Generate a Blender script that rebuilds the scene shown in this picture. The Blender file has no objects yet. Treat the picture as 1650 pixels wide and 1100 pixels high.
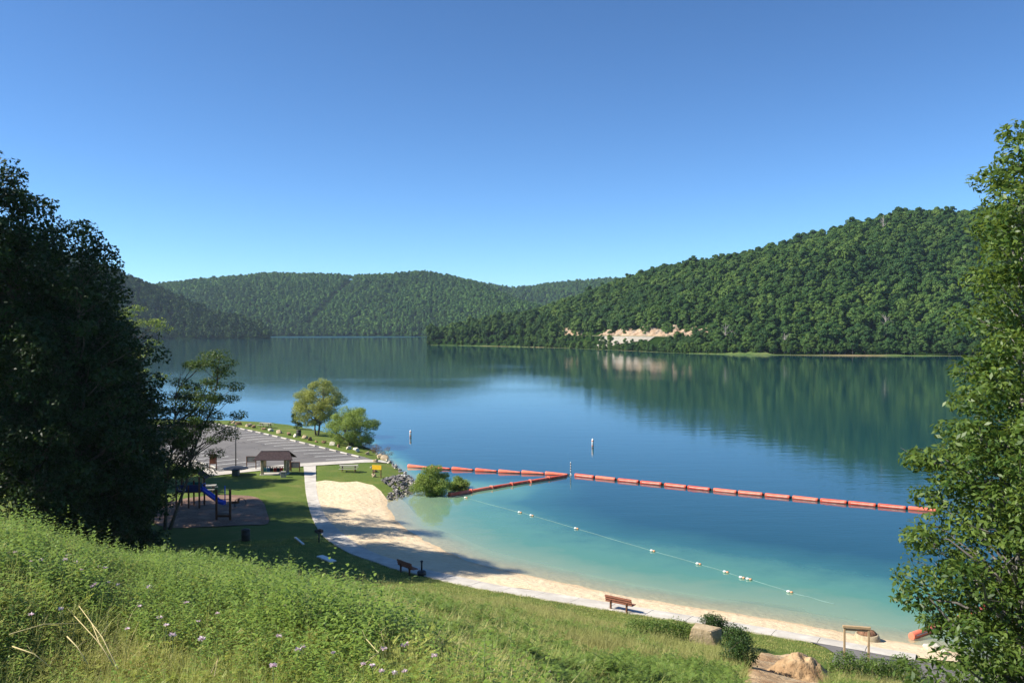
import bpy, math, random
import numpy as np
from mathutils import Vector, Matrix
from mathutils.geometry import delaunay_2d_cdt

R = math.radians
SC = bpy.context.scene
COL = SC.collection

# ------------------------------------------------------------------ camera
CAM_Z = 17.0
F_PX = 1429.0          # focal length in pixels of the 1650 px wide photograph
PITCH = R(0.88)
cam_data = bpy.data.cameras.new('camera')
cam_data.sensor_width = 36.0
cam_data.lens = 36.0 * F_PX / 1650.0
cam_data.clip_start = 0.1
cam_data.clip_end = 9000.0
cam = bpy.data.objects.new('camera', cam_data)
cam.location = (0, 0, CAM_Z)
cam.rotation_euler = (math.pi / 2 - PITCH, 0, 0)
COL.objects.link(cam)
SC.camera = cam

# ------------------------------------------------------------------ world sky, sun, exposure
SUN_EL = 41.0
SUN_AZ = -98.0          # from +Y, negative is towards -X (the left bank)
world = bpy.data.worlds.new('World')
SC.world = world
world.use_nodes = True
wn, wl = world.node_tree.nodes, world.node_tree.links
bg = wn['Background']
sky = wn.new('ShaderNodeTexSky')
sky.sky_type = 'NISHITA'
sky.sun_disc = False
sky.sun_elevation = R(SUN_EL)
sky.sun_rotation = R(SUN_AZ)
sky.altitude = 400
sky.air_density = 0.7
sky.dust_density = 0.0
sky.ozone_density = 6.0
gm = wn.new('ShaderNodeGamma')          # a phone camera's contrast on the whole sky
gm.inputs['Gamma'].default_value = 1.2
wl.new(sky.outputs[0], gm.inputs['Color'])
tn = wn.new('ShaderNodeMix'); tn.data_type = 'RGBA'; tn.blend_type = 'MULTIPLY'; tn.inputs[0].default_value = 1.0
tn.inputs[7].default_value = (.92, 1.04, 1.0, 1)      # its white balance
wl.new(gm.outputs[0], tn.inputs[6])
wl.new(tn.outputs[2], bg.inputs[0])
bg.inputs[1].default_value = 0.074

sun_data = bpy.data.lights.new('sun', 'SUN')
sun_data.energy = 5.0
sun_data.angle = R(0.53)
sun_data.color = (1.0, 0.935, 0.83)
sun = bpy.data.objects.new('sun', sun_data)
to_sun = Vector((math.sin(R(SUN_AZ)) * math.cos(R(SUN_EL)), math.cos(R(SUN_AZ)) * math.cos(R(SUN_EL)), math.sin(R(SUN_EL))))
sun.rotation_euler = (-to_sun).to_track_quat('-Z', 'Y').to_euler()
sun.location = (-40, 20, 80)
COL.objects.link(sun)

vs = SC.view_settings
vs.view_transform = 'Standard'
vs.look = 'None'
vs.exposure = 0.85
vs.gamma = 1.0
vs.use_curve_mapping = False
cy = SC.cycles
cy.use_denoising = True
cy.denoiser = 'OPENIMAGEDENOISE'
cy.max_bounces = 6
cy.diffuse_bounces = 2
cy.glossy_bounces = 2
cy.transmission_bounces = 3
cy.transparent_max_bounces = 6
cy.volume_bounces = 0
cy.caustics_reflective = False
cy.caustics_refractive = False
cy.sample_clamp_indirect = 4.0

# ------------------------------------------------------------------ helpers
def W(px, py, z=0.0):
    """Point at height z on the sight line through a pixel of the photograph: where things stand on the ground."""
    u, v = (px - 825.0) / F_PX, (py - 550.0) / F_PX
    c, s = math.cos(PITCH), math.sin(PITCH)
    t = (CAM_Z - z) / (s + v * c)
    return Vector((u * t, (c - v * s) * t, z))

def Xd(px, d): return (px - 825.0) / F_PX * d
def Zd(py, d): return CAM_Z - (py - 528.0) / F_PX * d

def tag(o, label=None, cat=None, group=None, kind=None):
    if label: o['label'] = label
    if cat: o['category'] = cat
    if group: o['group'] = group
    if kind: o['kind'] = kind
    return o

def link(o, parent=None):
    COL.objects.link(o)
    if parent is not None: o.parent = parent
    return o

def empty(name, loc=(0, 0, 0), rz=0.0, label=None, cat=None, group=None):
    o = bpy.data.objects.new(name, None)
    o.empty_display_size = 0.2
    o.location = loc
    o.rotation_euler = (0, 0, rz)
    link(o)
    return tag(o, label, cat, group)

def np_mesh(name, verts, quads=None, tris=None, smooth=False, attrs=None):
    """Mesh from numpy arrays of vertices, quads and triangles; attrs: {name: per-vertex floats}."""
    me = bpy.data.meshes.new(name)
    verts = np.asarray(verts, dtype=np.float32).reshape(-1, 3)
    q = np.zeros((0, 4), np.int32) if quads is None else np.asarray(quads, np.int32).reshape(-1, 4)
    t = np.zeros((0, 3), np.int32) if tris is None else np.asarray(tris, np.int32).reshape(-1, 3)
    me.vertices.add(len(verts))
    me.vertices.foreach_set('co', verts.ravel())
    loops = np.concatenate([q.ravel(), t.ravel()]).astype(np.int32)
    me.loops.add(len(loops))
    me.loops.foreach_set('vertex_index', loops)
    n = len(q) + len(t)
    me.polygons.add(n)
    starts = np.concatenate([np.arange(len(q)) * 4, len(q) * 4 + np.arange(len(t)) * 3]).astype(np.int32)
    me.polygons.foreach_set('loop_start', starts)
    if smooth:
        me.polygons.foreach_set('use_smooth', np.ones(n, dtype=bool))
    me.update(calc_edges=True)
    if attrs:
        for k, a in attrs.items():
            at = me.attributes.new(k, 'FLOAT', 'POINT')
            at.data.foreach_set('value', np.asarray(a, np.float32))
    me.validate()
    return me

def obj(name, me, mat=None, parent=None, loc=None, rot=None):
    o = bpy.data.objects.new(name, me)
    if mat is not None and not me.materials: me.materials.append(mat)
    if loc is not None: o.location = loc
    if rot is not None: o.rotation_euler = rot
    return link(o, parent)

class MB:
    """Collects boxes, tubes and prisms; build() links them as one mesh object."""
    def __init__(s): s.v, s.f, s.sm = [], [], []
    def add(s, verts, faces, smooth=False):
        b = len(s.v)
        s.v += [tuple(p) for p in verts]
        s.f += [tuple(i + b for i in f) for f in faces]
        s.sm += [smooth] * len(faces)
        return s
    def box(s, c, d, rot=None, bev=0.0):
        hx, hy, hz = d[0] / 2, d[1] / 2, d[2] / 2
        if bev > 0:
            b = min(bev, hx * .9, hy * .9, hz * .9)
            P = []
            for sz in (-1, 1):
                for (ix, iy) in ((-1, -1), (1, -1), (1, 1), (-1, 1)):
                    P.append((ix * (hx - b), iy * (hy - b), sz * hz))
            for sz in (-1, 1):
                for (ix, iy) in ((-1, -1), (1, -1), (1, 1), (-1, 1)):
                    P.append((ix * hx, iy * (hy - b), sz * (hz - b)))
            for sz in (-1, 1):
                for (ix, iy) in ((-1, -1), (1, -1), (1, 1), (-1, 1)):
                    P.append((ix * (hx - b), iy * hy, sz * (hz - b)))
            import itertools
            M = rot if rot is not None else Matrix.Identity(3)
            P2 = [M @ Vector(p) + Vector(c) for p in P]
            import bmesh
            bm = bmesh.new()
            vv = [bm.verts.new(p) for p in P2]
            r = bmesh.ops.convex_hull(bm, input=vv)
            bm.verts.ensure_lookup_table(); bm.verts.index_update()
            s.add([v.co for v in bm.verts], [[v.index for v in f.verts] for f in bm.faces])
            bm.free()
            return s
        P = [(-hx, -hy, -hz), (hx, -hy, -hz), (hx, hy, -hz), (-hx, hy, -hz), (-hx, -hy, hz), (hx, -hy, hz), (hx, hy, hz), (-hx, hy, hz)]
        M = rot if rot is not None else Matrix.Identity(3)
        P = [M @ Vector(p) + Vector(c) for p in P]
        return s.add(P, [(0, 3, 2, 1), (4, 5, 6, 7), (0, 1, 5, 4), (1, 2, 6, 5), (2, 3, 7, 6), (3, 0, 4, 7)])
    def tube(s, pts, rad, n=8, cap=True):
        pts = [Vector(p) for p in pts]
        if not hasattr(rad, '__len__'): rad = [rad] * len(pts)
        V, Fc = [], []
        t0 = (pts[1] - pts[0]).normalized()
        up = Vector((0, 0, 1)) if abs(t0.z) < .9 else Vector((1, 0, 0))
        a = t0.cross(up).normalized()
        for i, p in enumerate(pts):
            t = (pts[min(i + 1, len(pts) - 1)] - pts[max(i - 1, 0)]).normalized()
            a = (a - t * a.dot(t)).normalized()
            b = t.cross(a)
            for k in range(n):
                w = 2 * math.pi * k / n
                V.append(p + (a * math.cos(w) + b * math.sin(w)) * rad[i])
        for i in range(len(pts) - 1):
            for k in range(n):
                Fc.append((i * n + k, i * n + (k + 1) % n, (i + 1) * n + (k + 1) % n, (i + 1) * n + k))
        s.add(V, Fc, True)
        if cap:
            b0 = len(s.v) - len(V)
            s.f += [tuple(b0 + k for k in reversed(range(n))), tuple(b0 + (len(pts) - 1) * n + k for k in range(n))]
            s.sm += [False, False]
        return s
    def lathe(s, c, prof, n=16, smooth=True):
        V, Fc = [], []
        for (r, z) in prof:
            for k in range(n):
                w = 2 * math.pi * k / n
                V.append((c[0] + r * math.cos(w), c[1] + r * math.sin(w), c[2] + z))
        for i in range(len(prof) - 1):
            for k in range(n):
                Fc.append((i * n + k, i * n + (k + 1) % n, (i + 1) * n + (k + 1) % n, (i + 1) * n + k))
        Fc.append(tuple(reversed(range(n))))
        Fc.append(tuple((len(prof) - 1) * n + k for k in range(n)))
        return s.add(V, Fc, smooth)
    def mesh(s, name):
        me = bpy.data.meshes.new(name)
        me.from_pydata(s.v, [], s.f)
        me.polygons.foreach_set('use_smooth', s.sm)
        me.update()
        return me
    def build(s, name, mat, parent=None, loc=None, rot=None):
        return obj(name, s.mesh(name), mat, parent, loc, rot)

def rotz(a): return Matrix.Rotation(a, 3, 'Z')
def rot3(x, y, z): return Matrix.Rotation(z, 3, 'Z') @ Matrix.Rotation(y, 3, 'Y') @ Matrix.Rotation(x, 3, 'X')

def copy_tree(o, parent=None):
    c = o.copy()
    COL.objects.link(c)
    c.parent = parent
    for ch in list(o.children): copy_tree(ch, c)
    return c

ORD = ['first', 'second', 'third', 'fourth', 'fifth', 'sixth', 'seventh', 'eighth', 'ninth', 'tenth', 'eleventh', 'twelfth', 'thirteenth',
       'fourteenth', 'fifteenth', 'sixteenth', 'seventeenth', 'eighteenth', 'nineteenth', 'twentieth', 'twenty-first', 'twenty-second']

# value noise on numpy arrays (deterministic)
def _hash(ix, iy, seed):
    h = np.sin(ix * 127.1 + iy * 311.7 + seed * 74.7) * 43758.5453
    return h - np.floor(h)
def vnoise(x, y, seed=0):
    x = np.asarray(x, float); y = np.asarray(y, float)
    ix, iy = np.floor(x), np.floor(y)
    fx, fy = x - ix, y - iy
    fx, fy = fx * fx * (3 - 2 * fx), fy * fy * (3 - 2 * fy)
    a, b = _hash(ix, iy, seed), _hash(ix + 1, iy, seed)
    c, d = _hash(ix, iy + 1, seed), _hash(ix + 1, iy + 1, seed)
    return (a * (1 - fx) + b * fx) * (1 - fy) + (c * (1 - fx) + d * fx) * fy
def fbm(x, y, oct=4, seed=0):
    t, a, s = 0, .5, 0
    for k in range(oct):
        t = t + a * vnoise(np.asarray(x) * 2 ** k, np.asarray(y) * 2 ** k, seed + k); s += a; a *= .5
    return t / s

def seg_dist(x, y, poly, closed=False):
    """distance from points to a polyline"""
    x = np.asarray(x, float); y = np.asarray(y, float)
    best = np.full(x.shape, 1e9)
    n = len(poly)
    for i in range(n if closed else n - 1):
        ax, ay = poly[i][0], poly[i][1]
        bx_, by_ = poly[(i + 1) % n][0], poly[(i + 1) % n][1]
        dx, dy = bx_ - ax, by_ - ay
        L = dx * dx + dy * dy + 1e-12
        t = np.clip(((x - ax) * dx + (y - ay) * dy) / L, 0, 1)
        best = np.minimum(best, np.hypot(x - ax - t * dx, y - ay - t * dy))
    return best
def inside(x, y, poly):
    x = np.asarray(x, float); y = np.asarray(y, float)
    r = np.zeros(x.shape, bool)
    n = len(poly)
    for i in range(n):
        ax, ay = poly[i][0], poly[i][1]
        bx_, by_ = poly[(i + 1) % n][0], poly[(i + 1) % n][1]
        if ay == by_: continue
        c = ((ay > y) != (by_ > y)) & (x < (bx_ - ax) * (y - ay) / (by_ - ay) + ax)
        r ^= c
    return r
def sdf(x, y, poly):
    """signed distance to a closed polygon, positive inside"""
    d = seg_dist(x, y, poly, True)
    return np.where(inside(x, y, poly), d, -d)
def smooth_line(pts, k=4):
    """Catmull-Rom through points"""
    P = [Vector((p[0], p[1], 0)) for p in pts]
    out = []
    for i in range(len(P) - 1):
        p0, p1, p2, p3 = P[max(i - 1, 0)], P[i], P[i + 1], P[min(i + 2, len(P) - 1)]
        for j in range(k):
            t = j / k
            q = .5 * ((2 * p1) + (p2 - p0) * t + (2 * p0 - 5 * p1 + 4 * p2 - p3) * t * t + (3 * p1 - p0 - 3 * p2 + p3) * t ** 3)
            out.append((q.x, q.y))
    out.append((P[-1].x, P[-1].y))
    return out

# ------------------------------------------------------------------ materials
def ramp(nt, fac, stops):
    r = nt.nodes.new('ShaderNodeValToRGB')
    e = r.color_ramp.elements
    while len(e) < len(stops): e.new(0.5)
    for i, (p, c) in enumerate(stops):
        e[i].position = p
        e[i].color = (c[0], c[1], c[2], 1)
    nt.links.new(fac, r.inputs[0])
    return r.outputs[0]
def noise(nt, scale, detail=4.0, rough=.55, vec=None, dist=0.0):
    n = nt.nodes.new('ShaderNodeTexNoise')
    n.inputs['Scale'].default_value = scale
    n.inputs['Detail'].default_value = detail
    n.inputs['Roughness'].default_value = rough
    n.inputs['Distortion'].default_value = dist
    if vec is not None: nt.links.new(vec, n.inputs['Vector'])
    return n.outputs[0]
def position(nt, scale=(1, 1, 1)):
    g = nt.nodes.new('ShaderNodeNewGeometry')
    m = nt.nodes.new('ShaderNodeMapping')
    m.inputs['Scale'].default_value = scale
    nt.links.new(g.outputs['Position'], m.inputs['Vector'])
    return m.outputs[0]
def objcoord(nt):
    t = nt.nodes.new('ShaderNodeTexCoord')
    return t.outputs['Object']
def mixc(nt, fac, a, b, mode='MIX'):
    m = nt.nodes.new('ShaderNodeMix')
    m.data_type = 'RGBA'; m.blend_type = mode
    for s, v in ((m.inputs[0], fac), (m.inputs[6], a), (m.inputs[7], b)):
        if isinstance(v, (int, float)): s.default_value = v
        elif isinstance(v, tuple): s.default_value = (v[0], v[1], v[2], 1)
        else: nt.links.new(v, s)
    return m.outputs[2]
def math_node(nt, op, a, b=None):
    m = nt.nodes.new('ShaderNodeMath'); m.operation = op
    for s, v in ((m.inputs[0], a), (m.inputs[1], b)):
        if v is None: continue
        if isinstance(v, (int, float)): s.default_value = v
        else: nt.links.new(v, s)
    return m.outputs[0]
def new_mat(name):
    m = bpy.data.materials.new(name)
    m.use_nodes = True
    return m, m.node_tree, m.node_tree.nodes['Principled BSDF']
def surf(name, c1, c2, scale=4.0, rough=.8, bump=.3, bscale=None, c3=None, big=None, spec=.3, metal=0.0, world_space=False, bdist=.02):
    """Mottled surface: two colours over noise, optional third over large noise, bump."""
    m, nt, b = new_mat(name)
    v = position(nt) if world_space else objcoord(nt)
    col = ramp(nt, noise(nt, scale, 6, .6, v), [(.32, c1), (.68, c2)])
    if c3 is not None:
        f = ramp(nt, noise(nt, big or scale * .15, 4, .6, v), [(.45, (0, 0, 0)), (.65, (1, 1, 1))])
        col = mixc(nt, f, col, c3)
    nt.links.new(col, b.inputs['Base Color'])
    b.inputs['Roughness'].default_value = rough
    b.inputs['Specular IOR Level'].default_value = spec
    b.inputs['Metallic'].default_value = metal
    if bump > 0:
        bp = nt.nodes.new('ShaderNodeBump')
        bp.inputs['Strength'].default_value = bump
        bp.inputs['Distance'].default_value = bdist
        nt.links.new(noise(nt, bscale or scale * 2.5, 5, .6, v), bp.inputs['Height'])
        nt.links.new(bp.outputs[0], b.inputs['Normal'])
    return m
def foliage(name, dark, light, trans=.3, tcol=None, rough=.55, spec=.25, inst=.5, big=None, mid=None):
    """Leaves: colour from a per-leaf value and a per-plant random, part of the light passes through."""
    m, nt, b = new_mat(name)
    a = nt.nodes.new('ShaderNodeAttribute'); a.attribute_name = 'tint'
    oi = nt.nodes.new('ShaderNodeObjectInfo')
    f = math_node(nt, 'ADD', math_node(nt, 'MULTIPLY', a.outputs['Fac'], 1 - inst), math_node(nt, 'MULTIPLY', oi.outputs['Random'], inst))
    col = ramp(nt, f, [(.08, dark), (.92, light)] if mid is None else [(.08, dark), (.5, mid), (.92, light)])
    if big is not None:   # patches of another hue over the ground the plants grow on
        fb = ramp(nt, noise(nt, big[0], 3, .5, position(nt)), [(big[2], (0, 0, 0)), (big[3], (1, 1, 1))])
        col = mixc(nt, fb, col, mixc(nt, .6, col, big[1]))
    nt.links.new(col, b.inputs['Base Color'])
    b.inputs['Roughness'].default_value = rough
    b.inputs['Specular IOR Level'].default_value = spec
    if trans > 0:
        t = nt.nodes.new('ShaderNodeBsdfTranslucent')
        nt.links.new(mixc(nt, .5, col, tcol or (light[0] * 1.6, light[1] * 1.5, light[2] * .7)), t.inputs[0])
        mx = nt.nodes.new('ShaderNodeMixShader')
        mx.inputs[0].default_value = trans
        nt.links.new(b.outputs[0], mx.inputs[1]); nt.links.new(t.outputs[0], mx.inputs[2])
        nt.links.new(mx.outputs[0], nt.nodes['Material Output'].inputs['Surface'])
    return m
def plain(name, c, rough=.6, spec=.4, metal=0.0, var=.15, scale=6.0):
    d = tuple(x * (1 - var) for x in c); l = tuple(min(1, x * (1 + var)) for x in c)
    return surf(name, d, l, scale, rough, .15, spec=spec, metal=metal)

# ================================================================== NEAR SHORE: layout curves
def P2(px, py, z=0.0):
    p = W(px, py, z); return (p.x, p.y)

SHORE = [(-420, 215), (-230, 190)] + smooth_line([P2(*q) for q in (
    (240, 676), (300, 677), (360, 678), (400, 679), (440, 681), (480, 686), (510, 692), (540, 698), (570, 708), (600, 723), (622, 738), (640, 751),
    (656, 764), (671, 775), (666, 787), (648, 794), (632, 798), (624, 805), (624, 819), (633, 834), (654, 854), (698, 878), (742, 900),
    (785, 913), (840, 925), (920, 942), (1022, 963), (1124, 980), (1225, 996), (1340, 1015), (1413, 1029), (1473, 1038), (1530, 1048), (1610, 1066))], 4) \
    + [(42, 33), (62, 27), (120, 14), (200, 2)]
LAND = SHORE + [(200, -60), (-420, -60)]

_j = [i for i in range(len(SHORE)) if (Vector(SHORE[i]) - Vector(P2(632, 798))).length < 1.2][0]
BEACH_LINE = SHORE[_j::3]
def shore_sd(x, y): return sdf(x, y, LAND)

def hill(x, y):
    """the bank the photographer stands on: a small terrace, then a long even slope down to the lawn"""
    ys = np.interp(x, [-60, -30, -12, -5, -2.3, -1, .1, .6, 2, 6, 15, 40], [15, 13, 10.6, 9, 8, 7, 5.6, 4.4, 2.2, -1, -6, -15])
    yt = np.interp(x, [-90, -40, -20, -10, 0, 5, 12, 18, 25, 40, 80], [64, 58, 56, 55, 51.5, 48.5, 44.5, 40.5, 36, 28, 12])
    t = np.clip((y - ys) / (yt - ys), -1, 1.6)
    zs = np.interp(x, [-14, -5, -2.3, .1, .6, 2, 6], [14.88, 14.64, 14.22, 14.24, 14.2, 14.2, 14.3])
    up = zs + .11 * np.clip(ys - y, 0, 7)
    g = np.where(t > 0, 1 - np.sign(1 - t) * np.abs(1 - t) ** 1.08, 0)
    z = np.where(t > 0, zs - (zs - .72) * g, up)
    lump = (fbm(x * .35, y * .35, 3, 5) - .5) * .5 * np.clip((z - 1.0) / 3, 0, 1) * np.clip((y - 3) / 6, 0, 1)
    return z + lump

def land(sd): return np.clip(.15 * sd, 0, .5) + np.clip((sd - 4) * .05, 0, .42)
def bed(sd, steep=0.0):
    """lake bed: shelving gently off the beach, dropping fast (steep=1) off the rocky shore"""
    z = np.where(sd > -12, .11 * sd, -1.32 + .22 * (sd + 12))
    return np.maximum(z * (1 + 6 * steep), -9)
def steepness(x, y, sd):
    db = seg_dist(x, y, BEACH_LINE)
    return np.clip((db - np.abs(sd) - 2) / 9, 0, 1)

def height(x, y, sd=None):
    x = np.asarray(x, float); y = np.asarray(y, float)
    if sd is None: sd = shore_sd(x, y)
    lo = land(sd)
    if np.any(sd < 0): lo = np.where(sd > 0, lo, bed(sd, steepness(x, y, sd)))
    hi = hill(x, y)
    k = 1.2
    h = np.clip(.5 + .5 * (hi - lo) / k, 0, 1)
    return np.where(sd > 0, lo * (1 - h) + hi * h + k * h * (1 - h), lo)
def hz(x, y): return float(height(np.array([x]), np.array([y]))[0])

PATH_L = smooth_line([P2(px, py, .8) for px, py in ((489, 750), (490, 762), (493, 793), (502, 828), (517, 856), (537, 873), (567, 889), (602, 900), (633, 911), (689, 924),
          (742, 937), (796, 948), (840, 955), (920, 968), (1000, 980), (1100, 994), (1200, 1009), (1330, 1030), (1400, 1042), (1475, 1056))], 4)
PATH_R = smooth_line([P2(px, py, .75) for px, py in ((509, 748), (509, 762), (511, 793), (524, 828), (552, 856), (585, 878), (612, 890), (645, 900), (678, 910), (728, 921),
          (772, 930), (822, 940), (862, 945), (938, 957), (1012, 968), (1110, 982), (1210, 997), (1338, 1019), (1408, 1031), (1477, 1043))], 4)
PATH = PATH_L + PATH_R[::-1]

# parking lot axes: AX runs along the row of wheel stops away from the beach, BX across the lot towards the lake
AX, BX = Vector((-.647, .762, 0)), Vector((.762, .647, 0))
def lot(a, b, z=0.0): p = AX * a + BX * b; return Vector((p.x, p.y, z))
LOT = [tuple(lot(*q)[:2]) for q in ((96.6, 39.2), (96.6, 59.0), (150, 59.0), (150, 39.2))]
WALK_END = [tuple(lot(*q)[:2]) for q in ((94.3, 37.4), (94.3, 60.2), (96.5, 60.2), (96.5, 37.4))]
WALK_SIDE = [tuple(lot(*q)[:2]) for q in ((96.6, 37.4), (96.6, 39.1), (150, 39.1), (150, 37.4))]

i0 = min(range(len(SHORE)), key=lambda i: (Vector(SHORE[i]) - Vector(P2(628, 801))).length)
i1 = min(range(len(SHORE)), key=lambda i: (Vector(SHORE[i]) - Vector(P2(1473, 1038))).length)
_beach_top = [P2(px, py, .7) for px, py in ((508, 777), (525, 774), (548, 776), (575, 774), (600, 778), (614, 784), (625, 794))]
_sh = SHORE[i0:i1 + 1]
def offset_out(line, d):
    o = []
    for i, p in enumerate(line):
        a, b = Vector(line[max(i - 1, 0)]), Vector(line[min(i + 1, len(line) - 1)])
        t = (b - a).normalized()
        o.append((p[0] - t.y * d, p[1] + t.x * d))
    return o
k0 = min(range(len(PATH_R)), key=lambda i: (Vector(PATH_R[i]) - Vector(P2(508, 777, .75))).length)
_path_side = PATH_R[k0:]
_under = [P2(640, 806, -.5), P2(655, 815, -.5), P2(668, 832, -.6), P2(690, 848, -.6), P2(735, 866, -.6), P2(790, 890, -.6), P2(850, 905, -.6), P2(930, 924, -.6), P2(1030, 945, -.6),
          P2(1130, 963, -.6), P2(1230, 980, -.6), P2(1345, 1000, -.6), P2(1440, 1016, -.6), P2(1478, 1030, -.4)]
BEACH = _beach_top + [SHORE[i0]] + _under + [P2(1512, 1034, -.4), P2(1548, 1046, -.3), P2(1556, 1058, .2), P2(1540, 1066, .4), P2(1510, 1062, .5), P2(1480, 1056, .6)] + [PATH_R[-1]] + _path_side[::-1][1:]
MULCH = smooth_line([P2(px, py, .9) for px, py in ((268, 812), (300, 803), (350, 798), (400, 799), (422, 806), (430, 824), (432, 842), (400, 846), (330, 849), (270, 850), (240, 835), (268, 812))], 3)[:-1]
ASPHALT = [P2(px, py, .7) for px, py in ((1303, 1028), (1330, 1040), (1345, 1053), (1340, 1075), (1350, 1130), (1640, 1130), (1580, 1085), (1530, 1068), (1477, 1058), (1400, 1044), (1330, 1032))]

SUNK = [PATH, BEACH, LOT, WALK_END, WALK_SIDE, MULCH, ASPHALT]

def hit(px, py, off=.3):
    """where the sight line meets the bank (or plants of height off on it)"""
    u, v = (px - 825) / F_PX, (py - 550) / F_PX
    c, s = math.cos(PITCH), math.sin(PITCH)
    t = np.arange(2.2, 60, .05)
    X_, Y_, Z_ = u * t, (c - v * s) * t, CAM_Z - (s + v * c) * t
    k = np.argmax(Z_ <= height(X_, Y_) + off)
    return float(X_[k]), float(Y_[k]), float(height(X_[k:k + 1], Y_[k:k + 1])[0])

DIRT = [hit(px, py, 0.0)[:2] for px, py in ((1207, 1064), (1222, 1055), (1243, 1051), (1270, 1056), (1300, 1060), (1328, 1076), (1340, 1100), (1318, 1130), (1260, 1150), (1200, 1140), (1190, 1110), (1200, 1085))]

# ------------------------------------------------------------------ near materials
def lawn_material():
    m, nt, b = new_mat('lawn')
    v = position(nt)
    fine = noise(nt, 9.0, 6, .7, v)
    big = noise(nt, .18, 4, .6, v)
    c = ramp(nt, fine, [(.28, (.055, .095, .016)), (.55, (.125, .17, .030)), (.8, (.23, .235, .06))])
    dry = ramp(nt, noise(nt, .45, 5, .65, v), [(.5, (0, 0, 0)), (.72, (1, 1, 1))])
    c = mixc(nt, dry, c, mixc(nt, .55, c, (.27, .225, .075)))
    c = mixc(nt, ramp(nt, big, [(.4, (0, 0, 0)), (.62, (.6, .6, .6))]), c, mixc(nt, .6, c, (.06, .12, .02)))
    # silt under the lake
    g = nt.nodes.new('ShaderNodeNewGeometry')
    sx = nt.nodes.new('ShaderNodeSeparateXYZ'); nt.links.new(g.outputs['Position'], sx.inputs[0])
    c = mixc(nt, ramp(nt, math_node(nt, 'ADD', math_node(nt, 'MULTIPLY', sx.outputs[2], 2.0), .5), [(.35, (1, 1, 1)), (.55, (0, 0, 0))]), c, (.26, .24, .15))
    nt.links.new(c, b.inputs['Base Color'])
    b.inputs['Roughness'].default_value = .9
    b.inputs['Specular IOR Level'].default_value = .15
    bp = nt.nodes.new('ShaderNodeBump'); bp.inputs['Strength'].default_value = .6; bp.inputs['Distance'].default_value = .06
    nt.links.new(noise(nt, 14.0, 4, .7, v), bp.inputs['Height']); nt.links.new(bp.outputs[0], b.inputs['Normal'])
    return m
M = {}
M['lawn'] = lawn_material()
def sand_material():
    m, nt, b = new_mat('sand')
    v = position(nt)
    c = ramp(nt, noise(nt, 2.2, 8, .7, v), [(.3, (.60, .45, .27)), (.7, (.74, .60, .40))])
    c = mixc(nt, ramp(nt, noise(nt, .35, 4, .6, v), [(.4, (0, 0, 0)), (.7, (1, 1, 1))]), c, mixc(nt, .5, c, (.76, .64, .45)))
    speck = ramp(nt, noise(nt, 7.0, 3, .7, v), [(.66, (0, 0, 0)), (.74, (1, 1, 1))])
    c = mixc(nt, speck, c, (.50, .38, .24))
    # the wet rim is darker and browner: it follows the waterline
    at = nt.nodes.new('ShaderNodeAttribute'); at.attribute_name = 'sd'
    wig = math_node(nt, 'ADD', at.outputs['Fac'], math_node(nt, 'MULTIPLY', noise(nt, 1.2, 4, .6, v), .9))
    wet = ramp(nt, math_node(nt, 'MULTIPLY', wig, .35), [(.12, (1, 1, 1)), (.42, (0, 0, 0))])
    c = mixc(nt, wet, c, mixc(nt, .55, c, (.46, .31, .17)))
    nt.links.new(c, b.inputs['Base Color'])
    b.inputs['Roughness'].default_value = .9; b.inputs['Specular IOR Level'].default_value = .2
    bp = nt.nodes.new('ShaderNodeBump'); bp.inputs['Strength'].default_value = 1.0; bp.inputs['Distance'].default_value = .09
    vo = nt.nodes.new('ShaderNodeTexVoronoi'); vo.inputs['Scale'].default_value = 2.4; vo.feature = 'SMOOTH_F1'; nt.links.new(v, vo.inputs['Vector'])
    trod = math_node(nt, 'MULTIPLY', vo.outputs['Distance'], noise(nt, .5, 3, .6, v))
    nt.links.new(math_node(nt, 'ADD', noise(nt, 1.5, 8, .75, v), math_node(nt, 'MULTIPLY', trod, 1.4)), bp.inputs['Height']); nt.links.new(bp.outputs[0], b.inputs['Normal'])
    return m
M['sand'] = sand_material()
M['concrete'] = surf('concrete', (.50, .46, .39), (.62, .575, .50), 1.6, .85, .3, 30, (.44, .40, .34), .5, world_space=True)
M['asphalt'] = surf('asphalt', (.105, .10, .098), (.15, .145, .14), 1.2, .9, .3, 60, (.175, .168, .16), .12, world_space=True)
def asphalt_material():
    m, nt, b = new_mat('worn_asphalt')
    v = position(nt)
    c = ramp(nt, noise(nt, 1.3, 8, .7, v), [(.3, (.115, .108, .105)), (.7, (.165, .157, .15))])
    c = mixc(nt, ramp(nt, noise(nt, .09, 3, .5, v), [(.42, (0, 0, 0)), (.6, (1, 1, 1))]), c, mixc(nt, .5, c, (.21, .195, .18)))
    vo = nt.nodes.new('ShaderNodeTexVoronoi'); vo.feature = 'DISTANCE_TO_EDGE'; vo.inputs['Scale'].default_value = .16
    vd = nt.nodes.new('ShaderNodeVectorMath'); vd.operation = 'ADD'; nt.links.new(v, vd.inputs[0])
    nn = nt.nodes.new('ShaderNodeTexNoise'); nn.inputs['Scale'].default_value = .8; nt.links.new(v, nn.inputs['Vector']); nt.links.new(nn.outputs[1], vd.inputs[1])
    nt.links.new(vd.outputs[0], vo.inputs['Vector'])
    c = mixc(nt, ramp(nt, vo.outputs['Distance'], [(.0, (.8, .8, .8)), (.012, (0, 0, 0))]), c, (.05, .047, .045))
    nt.links.new(c, b.inputs['Base Color']); b.inputs['Roughness'].default_value = .92; b.inputs['Specular IOR Level'].default_value = .2
    return m
M['asphalt'] = asphalt_material()
M['joint'] = surf('joint', (.16, .14, .11), (.22, .19, .15), 8, .95, .2)
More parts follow.
